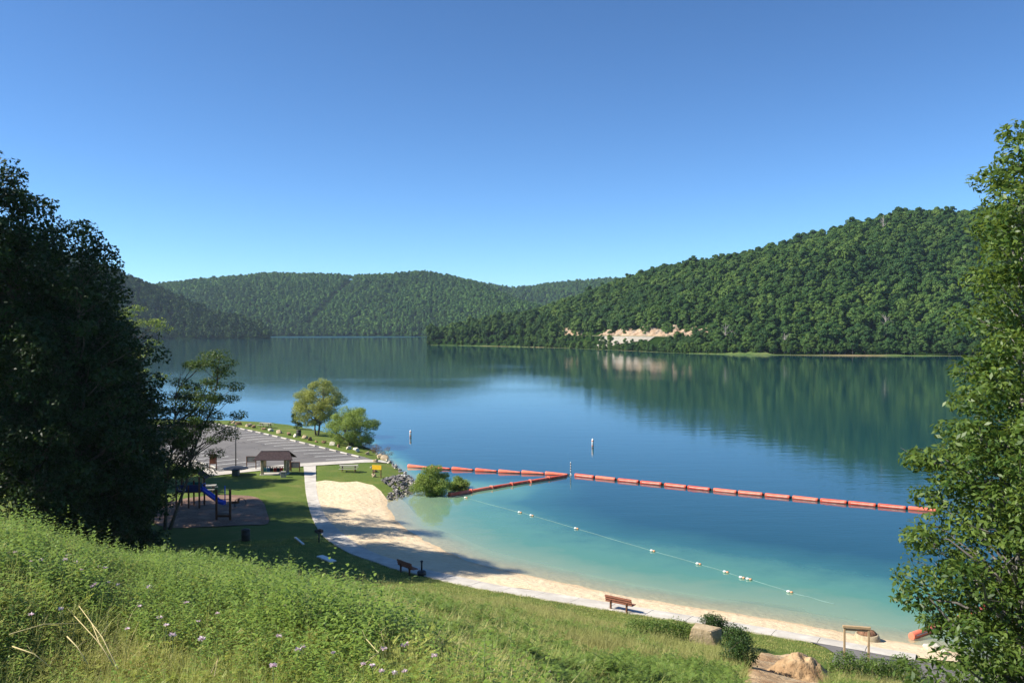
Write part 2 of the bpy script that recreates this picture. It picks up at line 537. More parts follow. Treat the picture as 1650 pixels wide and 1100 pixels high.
M['paint'] = surf('road_paint', (.55, .54, .50), (.75, .74, .70), 3, .8, .1, world_space=True)
M['mulch'] = surf('mulch', (.13, .075, .05), (.25, .155, .11), 7, .95, .6, 12, (.30, .20, .14), .6, world_space=True, bdist=.05)
M['dirt'] = surf('dirt', (.24, .14, .07), (.42, .28, .15), 1.8, .95, 1.0, 5, (.52, .38, .22), .7, world_space=True, bdist=.12)

def draped(name, poly, res, dz, mat, kind='structure', skirt=0.0, rough=0.0, sd_attr=False, parent=None, edge_noise=0.0):
    """a sheet laid over the ground inside an outline, triangulated on a grid of points"""
    poly = [tuple(p) for p in poly]
    xs = [p[0] for p in poly]; ys = [p[1] for p in poly]
    gx, gy = np.meshgrid(np.arange(min(xs), max(xs), res), np.arange(min(ys), max(ys), res))
    gx, gy = gx.ravel(), gy.ravel()
    rng = np.random.RandomState(3)
    gx = gx + rng.uniform(-.2, .2, gx.shape) * res; gy = gy + rng.uniform(-.2, .2, gy.shape) * res
    keep = sdf(gx, gy, poly) > res * .45
    bpts = []
    for i in range(len(poly)):
        a, b = Vector(poly[i]), Vector(poly[(i + 1) % len(poly)])
        n = max(1, int((b - a).length / res))
        for k in range(n): bpts.append(a.lerp(b, k / n))
    nb = len(bpts)
    pts = bpts + [Vector((a, b)) for a, b in zip(gx[keep], gy[keep])]
    out = delaunay_2d_cdt(pts, [(i, (i + 1) % nb) for i in range(nb)], [list(range(nb))], 1, 1e-5)
    V = np.array([(p.x, p.y) for p in out[0]])
    sd = shore_sd(V[:, 0], V[:, 1])
    z = height(V[:, 0], V[:, 1], sd) + dz
    if rough: z = z + (fbm(V[:, 0] * 1.1, V[:, 1] * 1.1, 4, 9) - .5) * rough
    if edge_noise:
        e = sdf(V[:, 0], V[:, 1], poly)
        z = z - np.where(e < .02, edge_noise, 0)
    tris = [f for f in out[2] if len(f) == 3]
    T = np.array(tris, np.int32)
    # face up
    a, b, c = V[T[:, 0]], V[T[:, 1]], V[T[:, 2]]
    cr = (b[:, 0] - a[:, 0]) * (c[:, 1] - a[:, 1]) - (b[:, 1] - a[:, 1]) * (c[:, 0] - a[:, 0])
    T[cr < 0] = T[cr < 0][:, ::-1]
    me = np_mesh(name, np.column_stack([V, z]), None, T, True, {'sd': sd} if sd_attr else None)
    o = obj(name, me, mat, parent)
    if kind: o['kind'] = kind
    return o

# ------------------------------------------------------------------ ground sheet (bank, lawn, lake bed)
def build_ground():
    xs = np.concatenate([np.arange(-420, -110, 12.0), np.arange(-110, -60, 2.5), np.arange(-60, 60, .8), np.arange(60, 200.1, 6)])
    ys = np.concatenate([np.arange(-60, -6, 6.0), np.arange(-6, 20, .6), np.arange(20, 125, .8), np.arange(125, 240, 3.0)])
    X, Y = np.meshgrid(xs, ys)
    sd = shore_sd(X, Y)
    Z = height(X, Y, sd)
    for p in SUNK:
        s = sdf(X, Y, p)
        Z = Z - .28 * np.clip((s - .05) / .8, 0, 1)
    nx, ny = len(xs), len(ys)
    idx = np.arange(nx * ny).reshape(ny, nx)
    q = np.stack([idx[:-1, :-1], idx[:-1, 1:], idx[1:, 1:], idx[1:, :-1]], -1).reshape(-1, 4)
    me = np_mesh('ground', np.stack([X, Y, Z], -1).reshape(-1, 3), q, None, True)
    tag(obj('ground', me, M['lawn']), kind='structure')
build_ground()

draped('beach', BEACH, .8, .012, M['sand'], rough=.09, sd_attr=True)
draped('parking_lot', LOT, 2.0, .02, M['asphalt'])
draped('playground_bed', MULCH, 1.0, .03, M['mulch'], rough=.06)
draped('service_drive', ASPHALT, 1.0, .02, M['asphalt'])
draped('dirt_patch', DIRT, .3, .10, M['dirt'], rough=.34, edge_noise=.2)
draped('pavement', WALK_END, 1.2, .05, M['concrete'])
draped('pavement', WALK_SIDE, 1.2, .05, M['concrete'])

# footpath: a base sheet and its concrete slabs with open joints
path_base = draped('footpath', PATH, 1.0, -.03, M['joint'])
def slabs():
    def resample(line, n):
        P = [Vector(p) for p in line]
        L = [0]
        for a, b in zip(P, P[1:]): L.append(L[-1] + (b - a).length)
        return [(np.interp(L[-1] * i / n, L, [p.x for p in P]), np.interp(L[-1] * i / n, L, [p.y for p in P])) for i in range(n + 1)]
    n = 34
    sub = 3
    l, r = resample(PATH_L, n * sub), resample(PATH_R, n * sub)
    for k in range(n):
        V, Fc = [], []
        for j in range(sub + 1):
            i = k * sub + j
            a, b = Vector(l[i]), Vector(r[i])
            if j in (0, sub):
                o = i + (1 if j == 0 else -1)
                a = a.lerp(Vector(l[o]), .022); b = b.lerp(Vector(r[o]), .022)
            for w in (.0, .33, .67, 1.0):
                p = a.lerp(b, w)
                V.append((p.x, p.y))
        V = np.array(V)
        z = height(V[:, 0], V[:, 1]) + .02 + .006 * math.sin(k * 7.3)
        top = np.column_stack([V, z]); bot = np.column_stack([V, z - .1])
        nt_ = len(V)
        for j in range(sub):
            for w in range(3):
                i = j * 4 + w
                Fc.append((i, i + 1, i + 5, i + 4))
        ring = [0, 1, 2, 3] + [4 * j + 3 for j in range(1, sub + 1)] + [4 * sub + 2, 4 * sub + 1, 4 * sub] + [4 * j for j in range(sub - 1, 0, -1)]
        for a, b in zip(ring, ring[1:] + ring[:1]): Fc.append((a, b, b + nt_, a + nt_)[::-1])
        me = bpy.data.meshes.new('slab'); me.from_pydata([tuple(p) for p in np.vstack([top, bot])], [], Fc); me.update()
        obj('slab', me, M['concrete'], path_base)
slabs()

# ------------------------------------------------------------------ the lake
def water_material():
    m, nt, b = new_mat('lake_water')
    at = nt.nodes.new('ShaderNodeAttribute'); at.attribute_name = 'depth'
    v = position(nt)
    wob = math_node(nt, 'ADD', at.outputs['Fac'], math_node(nt, 'MULTIPLY', math_node(nt, 'SUBTRACT', noise(nt, .09, 3, .5, v), .5), 1.1))
    wob = math_node(nt, 'ADD', wob, math_node(nt, 'MULTIPLY', math_node(nt, 'SUBTRACT', noise(nt, .45, 5, .65, v), .5), .7))
    wob = math_node(nt, 'ADD', at.outputs['Fac'], math_node(nt, 'MULTIPLY', math_node(nt, 'SUBTRACT', wob, at.outputs['Fac']), math_node(nt, 'MINIMUM', at.outputs['Fac'], 1.0)))
    dn = math_node(nt, 'MULTIPLY', wob, .2)            # depth / 5 m
    body = ramp(nt, dn, [(.0, (.50, .50, .36)), (.05, (.30, .43, .28)), (.16, (.10, .26, .175)), (.34, (.026, .115, .108)), (.58, (.006, .052, .062))])
    nt.links.new(body, b.inputs['Base Color'])
    b.inputs['IOR'].default_value = 1.333
    b.inputs['Specular IOR Level'].default_value = .5
    # ripples: fine wind ripples in patches over a long low swell
    h1 = noise(nt, 1.0, 3, .55, position(nt, (1.1, 2.3, 1)))
    h2 = noise(nt, 1.0, 2, .5, position(nt, (.16, .42, 1)))
    patch = ramp(nt, noise(nt, 1.0, 3, .5, position(nt, (.006, .016, 1))), [(.42, (.25, .25, .25)), (.66, (1, 1, 1))])
    # wind-ruffled far reach of the lake
    def blob(cx, cy, rx_, ry2, lo_, hi_):
        mp = nt.nodes.new('ShaderNodeMapping'); mp.vector_type = 'TEXTURE'
        mp.inputs['Location'].default_value = (cx, cy, 0); mp.inputs['Scale'].default_value = (rx_, ry2, 1e5)
        gg = nt.nodes.new('ShaderNodeNewGeometry'); nt.links.new(gg.outputs['Position'], mp.inputs['Vector'])
        ln = nt.nodes.new('ShaderNodeVectorMath'); ln.operation = 'LENGTH'; nt.links.new(mp.outputs[0], ln.inputs[0])
        nz = noise(nt, 1.0, 3, .6, position(nt, (2.0 / rx_, 2.0 / ry2, 1)))
        return ramp(nt, math_node(nt, 'ADD', ln.outputs['Value'], math_node(nt, 'MULTIPLY', nz, .5)), [(lo_, (1, 1, 1)), (hi_, (0, 0, 0))])
    reach = blob(-330, 1640, 260, 190, .8, 1.15)
    gust = math_node(nt, 'MULTIPLY', reach, 6.0)
    rgh = math_node(nt, 'ADD', .045, math_node(nt, 'MULTIPLY', reach, .36))
    nt.links.new(rgh, b.inputs['Roughness'])
    patch = math_node(nt, 'ADD', patch, gust)
    hh = math_node(nt, 'ADD', math_node(nt, 'MULTIPLY', math_node(nt, 'MULTIPLY', h1, patch), .009), math_node(nt, 'MULTIPLY', h2, .012))
    h3 = noise(nt, 1.0, 3, .6, position(nt, (.45, 1.25, 1)))
    hh = math_node(nt, 'ADD', hh, math_node(nt, 'MULTIPLY', math_node(nt, 'MULTIPLY', h3, patch), .009))
    bp = nt.nodes.new('ShaderNodeBump'); bp.inputs['Strength'].default_value = 1.0; bp.inputs['Distance'].default_value = 1.0
    nt.links.new(hh, bp.inputs['Height'])
    nt.links.new(bp.outputs[0], b.inputs['Normal'])
    # the bottom shows where the water is shallow
    tr = nt.nodes.new('ShaderNodeBsdfTransparent'); tr.inputs[0].default_value = (.86, .96, .93, 1)
    gl = nt.nodes.new('ShaderNodeBsdfGlossy'); gl.inputs['Roughness'].default_value = .045
    nt.links.new(bp.outputs[0], gl.inputs['Normal'])
    fr = nt.nodes.new('ShaderNodeFresnel')
    gb = nt.nodes.new('ShaderNodeNewGeometry')      # seen from below the node inverts the ratio: give it the inverse so that light passes both ways alike
    nt.links.new(math_node(nt, 'SUBTRACT', 1.333, math_node(nt, 'MULTIPLY', gb.outputs['Backfacing'], 1.333 - 1 / 1.333)), fr.inputs[0])
    nt.links.new(bp.outputs[0], fr.inputs['Normal'])
    clear = nt.nodes.new('ShaderNodeMixShader')
    nt.links.new(fr.outputs[0], clear.inputs[0]); nt.links.new(tr.outputs[0], clear.inputs[1]); nt.links.new(gl.outputs[0], clear.inputs[2])
    op = ramp(nt, dn, [(.0, (.0, .0, .0)), (.06, (.62, .62, .62)), (.2, (.97, .97, .97)), (.28, (1, 1, 1))])
    mx = nt.nodes.new('ShaderNodeMixShader')
    nt.links.new(op, mx.inputs[0]); nt.links.new(clear.outputs[0], mx.inputs[1]); nt.links.new(b.outputs[0], mx.inputs[2])
    nt.links.new(mx.outputs[0], nt.nodes['Material Output'].inputs['Surface'])
    return m
M['water'] = water_material()
def build_water():
    xs = np.concatenate([[-3200, -1500, -700, -300, -150], np.arange(-80, 80, 1.2), [90, 120, 200, 400, 900, 1600, 3200]])
    ys = np.concatenate([[2, 14], np.arange(22, 130, 1.0), [135, 150, 180, 240, 400, 700, 1200, 2000, 3300]])
    X, Y = np.meshgrid(xs, ys)
    sd = shore_sd(X, Y)
    dep = np.where((Y > 240) | (np.abs(X) > 200), 9, -bed(np.minimum(sd, 0), steepness(X, Y, sd)))
    dep = np.where(sd > 0, 0, dep)
    nx, ny = len(xs), len(ys)
    idx = np.arange(nx * ny).reshape(ny, nx)
    q = np.stack([idx[:-1, :-1], idx[:-1, 1:], idx[1:, 1:], idx[1:, :-1]], -1).reshape(-1, 4)
    # only where there is water (a margin of land is kept so that the shore cuts it)
    wet = (sd < 6).ravel() | (Y > 240).ravel()
    q = q[wet[q].any(1)]
    me = np_mesh('lake', np.stack([X, Y, np.zeros_like(X)], -1).reshape(-1, 3), q, None, True, {'depth': dep.ravel()})
    tag(obj('lake', me, M['water']), kind='structure')
build_water()

# ================================================================== FAR SHORE: hills, forest, road
def leaf_quads(p, n, L, rng, wid=.55, droop=None):
    """rhombus leaves at points p with normals n and lengths L -> vertices, quads"""
    N = len(p)
    r = rng.normal(size=(N, 3))
    n = n / (np.linalg.norm(n, axis=1, keepdims=True) + 1e-9)
    a = r - n * (r * n).sum(1, keepdims=True)
    if droop is not None: a = a + np.array([0, 0, -droop])
    a = a / (np.linalg.norm(a, axis=1, keepdims=True) + 1e-9)
    b = np.cross(n, a); b /= (np.linalg.norm(b, axis=1, keepdims=True) + 1e-9)
    L = np.asarray(L).reshape(-1, 1)
    v = np.stack([p - a * L * .5, p + b * L * wid * .5 + n * L * .06, p + a * L * .5, p - b * L * wid * .5 + n * L * .06], 1).reshape(-1, 3)
    q = np.arange(N * 4).reshape(N, 4)
    return v, q

def far_crown(seed, H, Rr, lumps, leaves, L, conic=False):
    """crown of a distant tree: leaf clusters on the surface of many lumps"""
    rng = np.random.RandomState(seed)
    C, S = [], []
    for k in range(lumps):
        u = rng.uniform(-1, 1); w = rng.uniform(0, 2 * math.pi)
        zz = H * (.30 + .58 * (k + rng.rand()) / lumps)
        t = (zz / H - .30) / .62
        prof = (1 - t) ** .8 * 1.05 if conic else math.sqrt(max(.05, 1 - (2 * t - .85) ** 2 * .85))
        rr = Rr * prof * rng.uniform(.25, .85)
        C.append((rr * math.cos(w), rr * math.sin(w), zz)); S.append(Rr * rng.uniform(.30, .52) * (.75 if t > .75 else 1))
    C.append((0, 0, H * .86)); S.append(Rr * .4)
    C = np.array(C); S = np.array(S)
    k = rng.randint(0, len(C), leaves)
    d = rng.normal(size=(leaves, 3)); d /= np.linalg.norm(d, axis=1, keepdims=True)
    d[:, 2] = np.where(d[:, 2] < -.35, -d[:, 2], d[:, 2])
    rad = S[k][:, None] * rng.uniform(.72, 1.08, (leaves, 1))
    p = C[k] + d * rad * np.array([1, 1, .8])
    n = d + rng.normal(size=d.shape) * .45 + np.array([0, 0, .25])
    v, q = leaf_quads(p, n, L * rng.uniform(.7, 1.3, leaves), rng, .8)
    tint = np.repeat(np.clip(rng.normal(.5, .2, leaves) + (rng.rand(len(C))[k] - .5) * .5, 0, 1), 4)
    return v, q, tint

def trunk_mesh(H, r, seed=0):
    rng = random.Random(seed)
    mb = MB()
    mb.tube([(0, 0, -1.5), (rng.uniform(-.1, .1), 0, H * .3), (rng.uniform(-.3, .3), rng.uniform(-.2, .2), H * .8)], [r, r * .8, r * .2], 6)
    for k in range(5):
        w = k * 1.26 + rng.random()
        z0 = H * (.3 + .09 * k)
        mb.tube([(0, 0, z0), (math.cos(w) * H * .1, math.sin(w) * H * .1, z0 + H * .08), (math.cos(w) * H * .2, math.sin(w) * H * .2, z0 + H * .18)], [r * .45, r * .3, r * .1], 5, False)
    return mb.mesh('trunk')

M['bark'] = surf('bark', (.07, .055, .04), (.15, .125, .095), 6, .95, .6)
M['bark_grey'] = surf('bark_grey', (.12, .11, .10), (.24, .22, .20), 6, .95, .6)
M['far_leaf'] = foliage('far_leaf', (.014, .056, .014), (.165, .250, .050), .24, None, .6, .2, .62, big=(.014, (.02, .07, .025), .46, .64), mid=(.068, .145, .032))
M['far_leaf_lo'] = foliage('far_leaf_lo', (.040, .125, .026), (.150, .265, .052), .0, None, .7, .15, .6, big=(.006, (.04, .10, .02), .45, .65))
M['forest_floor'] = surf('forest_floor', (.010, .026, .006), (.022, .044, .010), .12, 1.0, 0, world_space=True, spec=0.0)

proto_col = bpy.data.collections.new('tree_kinds')          # not linked to the scene: the forest masses draw from it
proto_lo = bpy.data.collections.new('far_tree_kinds')
proto_shade = bpy.data.collections.new('shaded_tree_kinds')
M['far_leaf_shaded'] = foliage('far_leaf_shaded', (.016, .055, .012), (.065, .120, .024), .0, None, .7, .15, .6)  # shade of the slope turned from the sun, put into the leaf colour
CROWNS, TRUNKS = [], []
for k, (H, r_, cn) in enumerate(((15, 4.6, False), (17, 5.2, False), (13, 4.0, False), (18, 4.3, False), (14, 5.4, False), (16, 3.4, True))):
    v, q, t = far_crown(40 + k, H, r_, 19, 2300, .92, cn)
    me = np_mesh('crown', v, q, None, False, {'tint': t}); me.materials.append(M['far_leaf'])
    CROWNS.append(me)
    tm = trunk_mesh(H, .24, k); tm.materials.append(M['bark_grey']); TRUNKS.append(tm)
    o = bpy.data.objects.new('tree_kind_%d' % k, me); proto_col.objects.link(o)
    v, q, t = far_crown(70 + k, H, r_ * 1.12, 9, 300, 2.3, cn)
    me = np_mesh('crown_far', v, q, None, False, {'tint': t}); me.materials.append(M['far_leaf_lo'])
    o = bpy.data.objects.new('far_tree_kind_%d' % k, me); proto_lo.objects.link(o)
    me = me.copy(); me.materials.clear(); me.materials.append(M['far_leaf_shaded'])
    o = bpy.data.objects.new('shaded_tree_kind_%d' % k, me); proto_shade.objects.link(o)

def instancer(coll):
    ng = bpy.data.node_groups.new('scatter_' + coll.name, 'GeometryNodeTree')
    ng.interface.new_socket('Geometry', in_out='INPUT', socket_type='NodeSocketGeometry')
    ng.interface.new_socket('Geometry', in_out='OUTPUT', socket_type='NodeSocketGeometry')
    N, L = ng.nodes, ng.links
    gi, go = N.new('NodeGroupInput'), N.new('NodeGroupOutput')
    ci = N.new('GeometryNodeCollectionInfo')
    ci.inputs['Collection'].default_value = coll
    ci.inputs['Separate Children'].default_value = True
    ci.inputs['Reset Children'].default_value = True
    ip = N.new('GeometryNodeInstanceOnPoints')
    ip.inputs['Pick Instance'].default_value = True
    def att(nm, ty):
        a = N.new('GeometryNodeInputNamedAttribute'); a.data_type = ty; a.inputs['Name'].default_value = nm
        return a.outputs['Attribute']
    L.new(gi.outputs[0], ip.inputs['Points'])
    L.new(ci.outputs[0], ip.inputs['Instance'])
    L.new(att('kind_index', 'INT'), ip.inputs['Instance Index'])
    L.new(att('turn', 'FLOAT_VECTOR'), ip.inputs['Rotation'])
    L.new(att('size', 'FLOAT_VECTOR'), ip.inputs['Scale'])
    L.new(ip.outputs[0], go.inputs[0])
    return ng
_ng = {}
def scatter(name, coll, pts, idx, turn, size, label, cat):
    """one object of uncountable plants: its points carry the plants of a collection"""
    if coll.name not in _ng: _ng[coll.name] = instancer(coll)
    n = len(pts)
    me = bpy.data.meshes.new(name)
    me.vertices.add(n); me.vertices.foreach_set('co', np.asarray(pts, np.float32).ravel())
    a = me.attributes.new('kind_index', 'INT', 'POINT'); a.data.foreach_set('value', np.asarray(idx, np.int32))
    a = me.attributes.new('turn', 'FLOAT_VECTOR', 'POINT'); a.data.foreach_set('vector', np.asarray(turn, np.float32).ravel())
    a = me.attributes.new('size', 'FLOAT_VECTOR', 'POINT'); a.data.foreach_set('vector', np.asarray(size, np.float32).ravel())
    o = obj(name, me)
    md = o.modifiers.new('scatter', 'NODES'); md.node_group = _ng[coll.name]
    return tag(o, label, cat, kind='stuff')

class Hill:
    """A hill lofted from its shore line to its crest and down behind: stations (px, shore distance, crest distance, skyline y, tree height)."""
    def __init__(s, st, seed, power=1.0, gully=.12, back=500.0, nu=160, nv=56, shelf=0.0):
        s.st = np.array(st, float); s.seed = seed; s.power = power; s.gully = gully; s.back = back
        S = s.st
        s.sx = (S[:, 0] - 825) / F_PX * S[:, 1]; s.sy = S[:, 1]
        s.cx = (S[:, 0] - 825) / F_PX * S[:, 2]; s.cy = S[:, 2]
        s.cz = CAM_Z - (S[:, 3] - 528) / F_PX * S[:, 2] - S[:, 4]
        s.nu, s.nv = nu, nv
        s.mod = None; s.shelf = shelf
    def pt(s, u, v):
        """u 0..1 along, v 0..1 shore to crest, >1 behind"""
        n = len(s.st) - 1
        k = u * n
        ii = np.arange(n + 1)
        f = lambda a: np.interp(k, ii, a)
        sx, sy, cx, cy, cz = f(s.sx), f(s.sy), f(s.cx), f(s.cy), f(s.cz)
        x = sx + (cx - sx) * v; y = sy + (cy - sy) * v
        vb = np.clip(v - 1, 0, None)
        v1 = np.clip(v, 0, 1)
        prof = np.sin(v1 * math.pi / 2) ** s.power
        if s.shelf:      # a low shelf along the water before the slope begins
            lo = np.minimum(s.shelf, .6 * cz); e = np.clip(v1 / .12, 0, 1)
            prof = (lo * e * e * (3 - 2 * e) + (cz - lo) * np.sin(np.clip((v1 - .15) / .85, 0, 1) * math.pi / 2) ** s.power) / cz
        L = np.hypot(cx - sx, cy - sy)
        g = (fbm(u * n * .9 + s.seed, v * 2.2, 4, s.seed) - .5) * s.gully * cz * np.sin(np.clip(v1, 0, 1) * math.pi)
        z = cz * prof * np.cos(np.clip(vb * 1.3, 0, math.pi / 2)) + g + np.clip(v1 * 40, 0, 1) * .8 - .4
        if s.mod is not None: z = s.mod(x, y, z, v)
        return x, y, z
    def mesh(s, mat, vmax=1.9):
        u = np.linspace(0, 1, s.nu); v = np.concatenate([[-.06], np.linspace(0, .3, s.nv // 2), np.linspace(.3, vmax, s.nv // 2 + 1)[1:]])
        U, V = np.meshgrid(u, v)
        x, y, z = s.pt(U, np.clip(V, 0, None))
        x0, y0, z0 = s.pt(U, V)
        z = np.where(V < 0, -4, z); x = np.where(V < 0, x0, x); y = np.where(V < 0, y0, y)
        nv, nu = U.shape
        idx = np.arange(nu * nv).reshape(nv, nu)
        q = np.stack([idx[:-1, :-1], idx[:-1, 1:], idx[1:, 1:], idx[1:, :-1]], -1).reshape(-1, 4)
        return tag(obj('hill', np_mesh('hill', np.stack([x, y, z], -1).reshape(-1, 3), q, None, True), mat), kind='structure')
    def sample(s, n, rng, vmin=.01, vmax=1.12):
        """points spread evenly over the ground, oversampled then thinned on a grid"""
        u = rng.rand(n); v = rng.uniform(vmin, vmax, n)
        w = np.interp(u * (len(s.st) - 1), np.arange(len(s.st)), np.hypot(s.cx - s.sx, s.cy - s.sy))
        keep = rng.rand(n) < w / w.max()
        u, v = u[keep], v[keep]
        x, y, z = s.pt(u, v)
        return x, y, z, u, v

def thin(x, y, cell, rng):
    """at most one point in each cell"""
    key = (np.floor(x / cell).astype(np.int64) * 100003 + np.floor(y / cell).astype(np.int64))
    _, i = np.unique(key, return_index=True)
    return i

rngF = np.random.RandomState(11)

# ---- right-hand hill with the road along its foot; its low western end is the wooded point
RIGHT = Hill([(688, 872, 880, 533, 4), (705, 868, 905, 527, 9), (740, 852, 935, 517, 12), (780, 830, 955, 506, 13), (830, 797, 965, 502, 13), (880, 765, 985, 492, 13),
              (940, 718, 995, 472, 13), (1000, 668, 985, 450, 13), (1100, 590, 950, 422, 13), (1200, 562, 925, 406, 13), (1300, 548, 905, 381, 13),
              (1400, 541, 885, 355, 13), (1480, 538, 872, 344, 13), (1580, 536, 855, 342, 13), (1700, 530, 835, 337, 13), (1850, 522, 815, 350, 13), (2050, 505, 800, 390, 13)],
             21, 1.05, .2, nu=240, nv=110, shelf=10.0)
ROAD = smooth_line([(Xd(px, d), d) for px, d in ((845, 830), (880, 802), (930, 760), (1000, 706), (1086, 660), (1150, 636), (1230, 610), (1340, 594), (1500, 584), (1700, 576))], 5)
ROAD_Z = 10.2
def road_mod(x, y, z, v):
    d = seg_dist(x, y, ROAD)
    # which side: the lake side is nearer to the camera
    ry = np.interp(x, [p[0] for p in ROAD], [p[1] for p in ROAD])
    hillside = y > ry
    flat = np.clip(1 - (d - 9) / 5, 0, 1)
    flat = flat * flat * (3 - 2 * flat)
    target = np.full(x.shape, ROAD_Z)
    z2 = z * (1 - flat) + target * flat
    # cut: behind the rock face the ground stands high at once
    cut = hillside & (d > 9) & (x / y < .24)
    z2 = np.where(cut, np.minimum(z2, ROAD_Z + np.clip(d - 13.5, 0, None) * 1.7), z2)
    lake = (~hillside) & (d > 9)
    z2 = np.where(lake, np.minimum(z2, ROAD_Z - np.clip((d - 9) * .42, 0, 30)), z2)
    z2 = np.where(lake, np.maximum(z2, .6 * np.clip(v * 30, -1, 1)), z2)
    use = np.clip((x - Xd(835, 815)) / 45, 0, 1) * (x < 420)
    return z2 * use + z * (1 - use)
RIGHT.mod = road_mod
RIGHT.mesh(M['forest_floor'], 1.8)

M['verge'] = surf('road_verge', (.12, .16, .05), (.24, .22, .10), .12, .95, 0, world_space=True)
M['gravel'] = surf('gravel_bank', (.24, .215, .17), (.36, .33, .27), .5, .95, .3, world_space=True)
M['rock_cut'] = surf('rock_cut', (.32, .20, .12), (.50, .38, .26), .35, .9, 1.0, .8, (.26, .21, .16), .12, world_space=True, bdist=1.0)
M['shore_grass'] = surf('shore_grass', (.05, .10, .02), (.12, .16, .04), .25, .95, .3, world_space=True, c3=(.24, .18, .09), big=.013)

def ribbon(name, line, w0, w1, zf, mat, kind='structure', parent=None):
    V, q = [], []
    for i, p in enumerate(line):
        a, b = Vector(line[max(i - 1, 0)]), Vector(line[min(i + 1, len(line) - 1)])
        t = (b - a).normalized(); n = Vector((-t.y, t.x))
        for w in (w0, w1):
            c = Vector(p) + n * w
            V.append((c.x, c.y, zf(w)))
    for i in range(len(line) - 1): q.append((2 * i, 2 * i + 2, 2 * i + 3, 2 * i + 1))
    o = obj(name, np_mesh(name, V, q, None, False), mat, parent)
    if kind: o['kind'] = kind
    return o
# +n is the hill side of the road, -n the lake side
ribbon('road', ROAD, -3.6, 3.6, lambda w: ROAD_Z + .10, M['asphalt'])
ribbon('road_verge', ROAD, 3.7, 9.6, lambda w: ROAD_Z + (.12 if w < 5 else .4), M['verge'])
ribbon('road_verge', ROAD, -7.0, -3.7, lambda w: ROAD_Z + .08, M['verge'])
from mathutils.kdtree import KDTree
_U, _V = np.meshgrid(np.linspace(.2, .6, 420), np.linspace(0, .3, 130))
_tx, _ty, _tz = [a.ravel() for a in RIGHT.pt(_U, _V)]
_kd = KDTree(len(_tx))
for i, (a, b) in enumerate(zip(_tx, _ty)): _kd.insert((a, b, 0), i)
_kd.balance()
def terrain_z(x, y):
    return max(float(_tz[j]) for _, j, _d in _kd.find_n((x, y, 0), 4))
def gravel_bank():
    V, q = [], []
    L = smooth_line(ROAD[14:20], 4)
    for i, p in enumerate(L):
        a, b = Vector(L[max(i - 1, 0)]), Vector(L[min(i + 1, len(L) - 1)])
        t = (b - a).normalized(); n = Vector((-t.y, t.x))
        wide = 6.5 + 9 * (float(fbm(i * .33, 1.0, 3, 2)) - .3)
        for k in range(5):
            w = -7.1 - wide * k / 4
            c = Vector(p) + n * w; V.append((c.x, c.y, terrain_z(c.x, c.y) + .3))
    for i in range(len(L) - 1):
        for k in range(4): q.append((5 * i + k, 5 * i + k + 1, 5 * i + k + 6, 5 * i + k + 5))
    tag(obj('gravel_bank', np_mesh('gravel_bank', V, q, None, False), M['gravel']), kind='structure')
gravel_bank()

def rock_face(name, i0_, i1_, hmax, off, label, seed):
    line = ROAD[i0_:i1_ + 1]
    pts = []
    for a, b in zip(line, line[1:]):
        for k in range(10): pts.append(Vector(a).lerp(Vector(b), k / 10))
    rng = np.random.RandomState(seed)
    n = len(pts)
    rows = 9
    V = []
    for i, p in enumerate(pts):
        t = (pts[min(i + 1, n - 1)] - pts[max(i - 1, 0)]).normalized(); nn = Vector((-t.y, t.x))
        e = math.sin(math.pi * min(1, max(0, i / (n - 1)))) ** .45
        h = hmax * e * (.15 + 1.1 * float(fbm(i * .11, seed, 4, seed))) + (float(vnoise(i * .9, 3.0, seed)) - .5) * 1.4
        for r in range(rows):
            f = r / (rows - 1)
            o = off + f * 2.6 + (float(vnoise(i * .5, r * 1.1, seed)) - .5) * 2.6 + (float(vnoise(i * 1.3, r * 2.1, seed + 3)) - .5) * 1.6 + math.floor(f * 3) * .7
            c = p + nn * o
            V.append((c.x, c.y, ROAD_Z - .5 + f * (h + .5)))
        c = p + nn * (off + 16)
        V.append((c.x, c.y, ROAD_Z + h + .2))
    q = []
    m_ = rows + 1
    for i in range(n - 1):
        for r in range(m_ - 1): q.append((i * m_ + r, (i + 1) * m_ + r, (i + 1) * m_ + r + 1, i * m_ + r + 1))
    o = obj(name, np_mesh(name, V, q, None, False), M['rock_cut'])
    return tag(o, label, 'rock face')
rock_face('rock_face', 4, 9, 11.0, 9.8, 'short orange rock cut above the road where the far hill begins', 3)
rock_face('rock_face', 11, 28, 10.0, 9.8, 'long pinkish tan rock cut along the road under the far wooded hill', 8)

# grassy rim along the right-hand shore
_rim = [RIGHT.pt(np.array([u]), np.array([.0]))[:2] for u in np.linspace(.02, .99, 120)]
rim = [(float(a[0]), float(b[0])) for a, b in _rim]
def shore_bank():
    V, q = [], []
    for i, p in enumerate(rim):
        a, b = Vector(rim[max(i - 1, 0)]), Vector(rim[min(i + 1, len(rim) - 1)])
        t = (b - a).normalized(); n = Vector((-t.y, t.x))
        w1 = .3 + 4.5 * max(0.0, float(fbm(i * .21, 2.0, 3, 6)) - .38)
        if 1170 < p[0] / p[1] * F_PX + 825 < 1240: w1 = 5.5
        for w, z_ in ((-.3, .03), (w1, .05 + w1 * .3)):
            c = Vector(p) + n * w; V.append((c.x, c.y, z_))
    for i in range(len(rim) - 1): q.append((2 * i, 2 * i + 2, 2 * i + 3, 2 * i + 1))
    tag(obj('shore_bank', np_mesh('shore_bank', V, q, None, False), M['shore_grass']), kind='structure')
shore_bank()

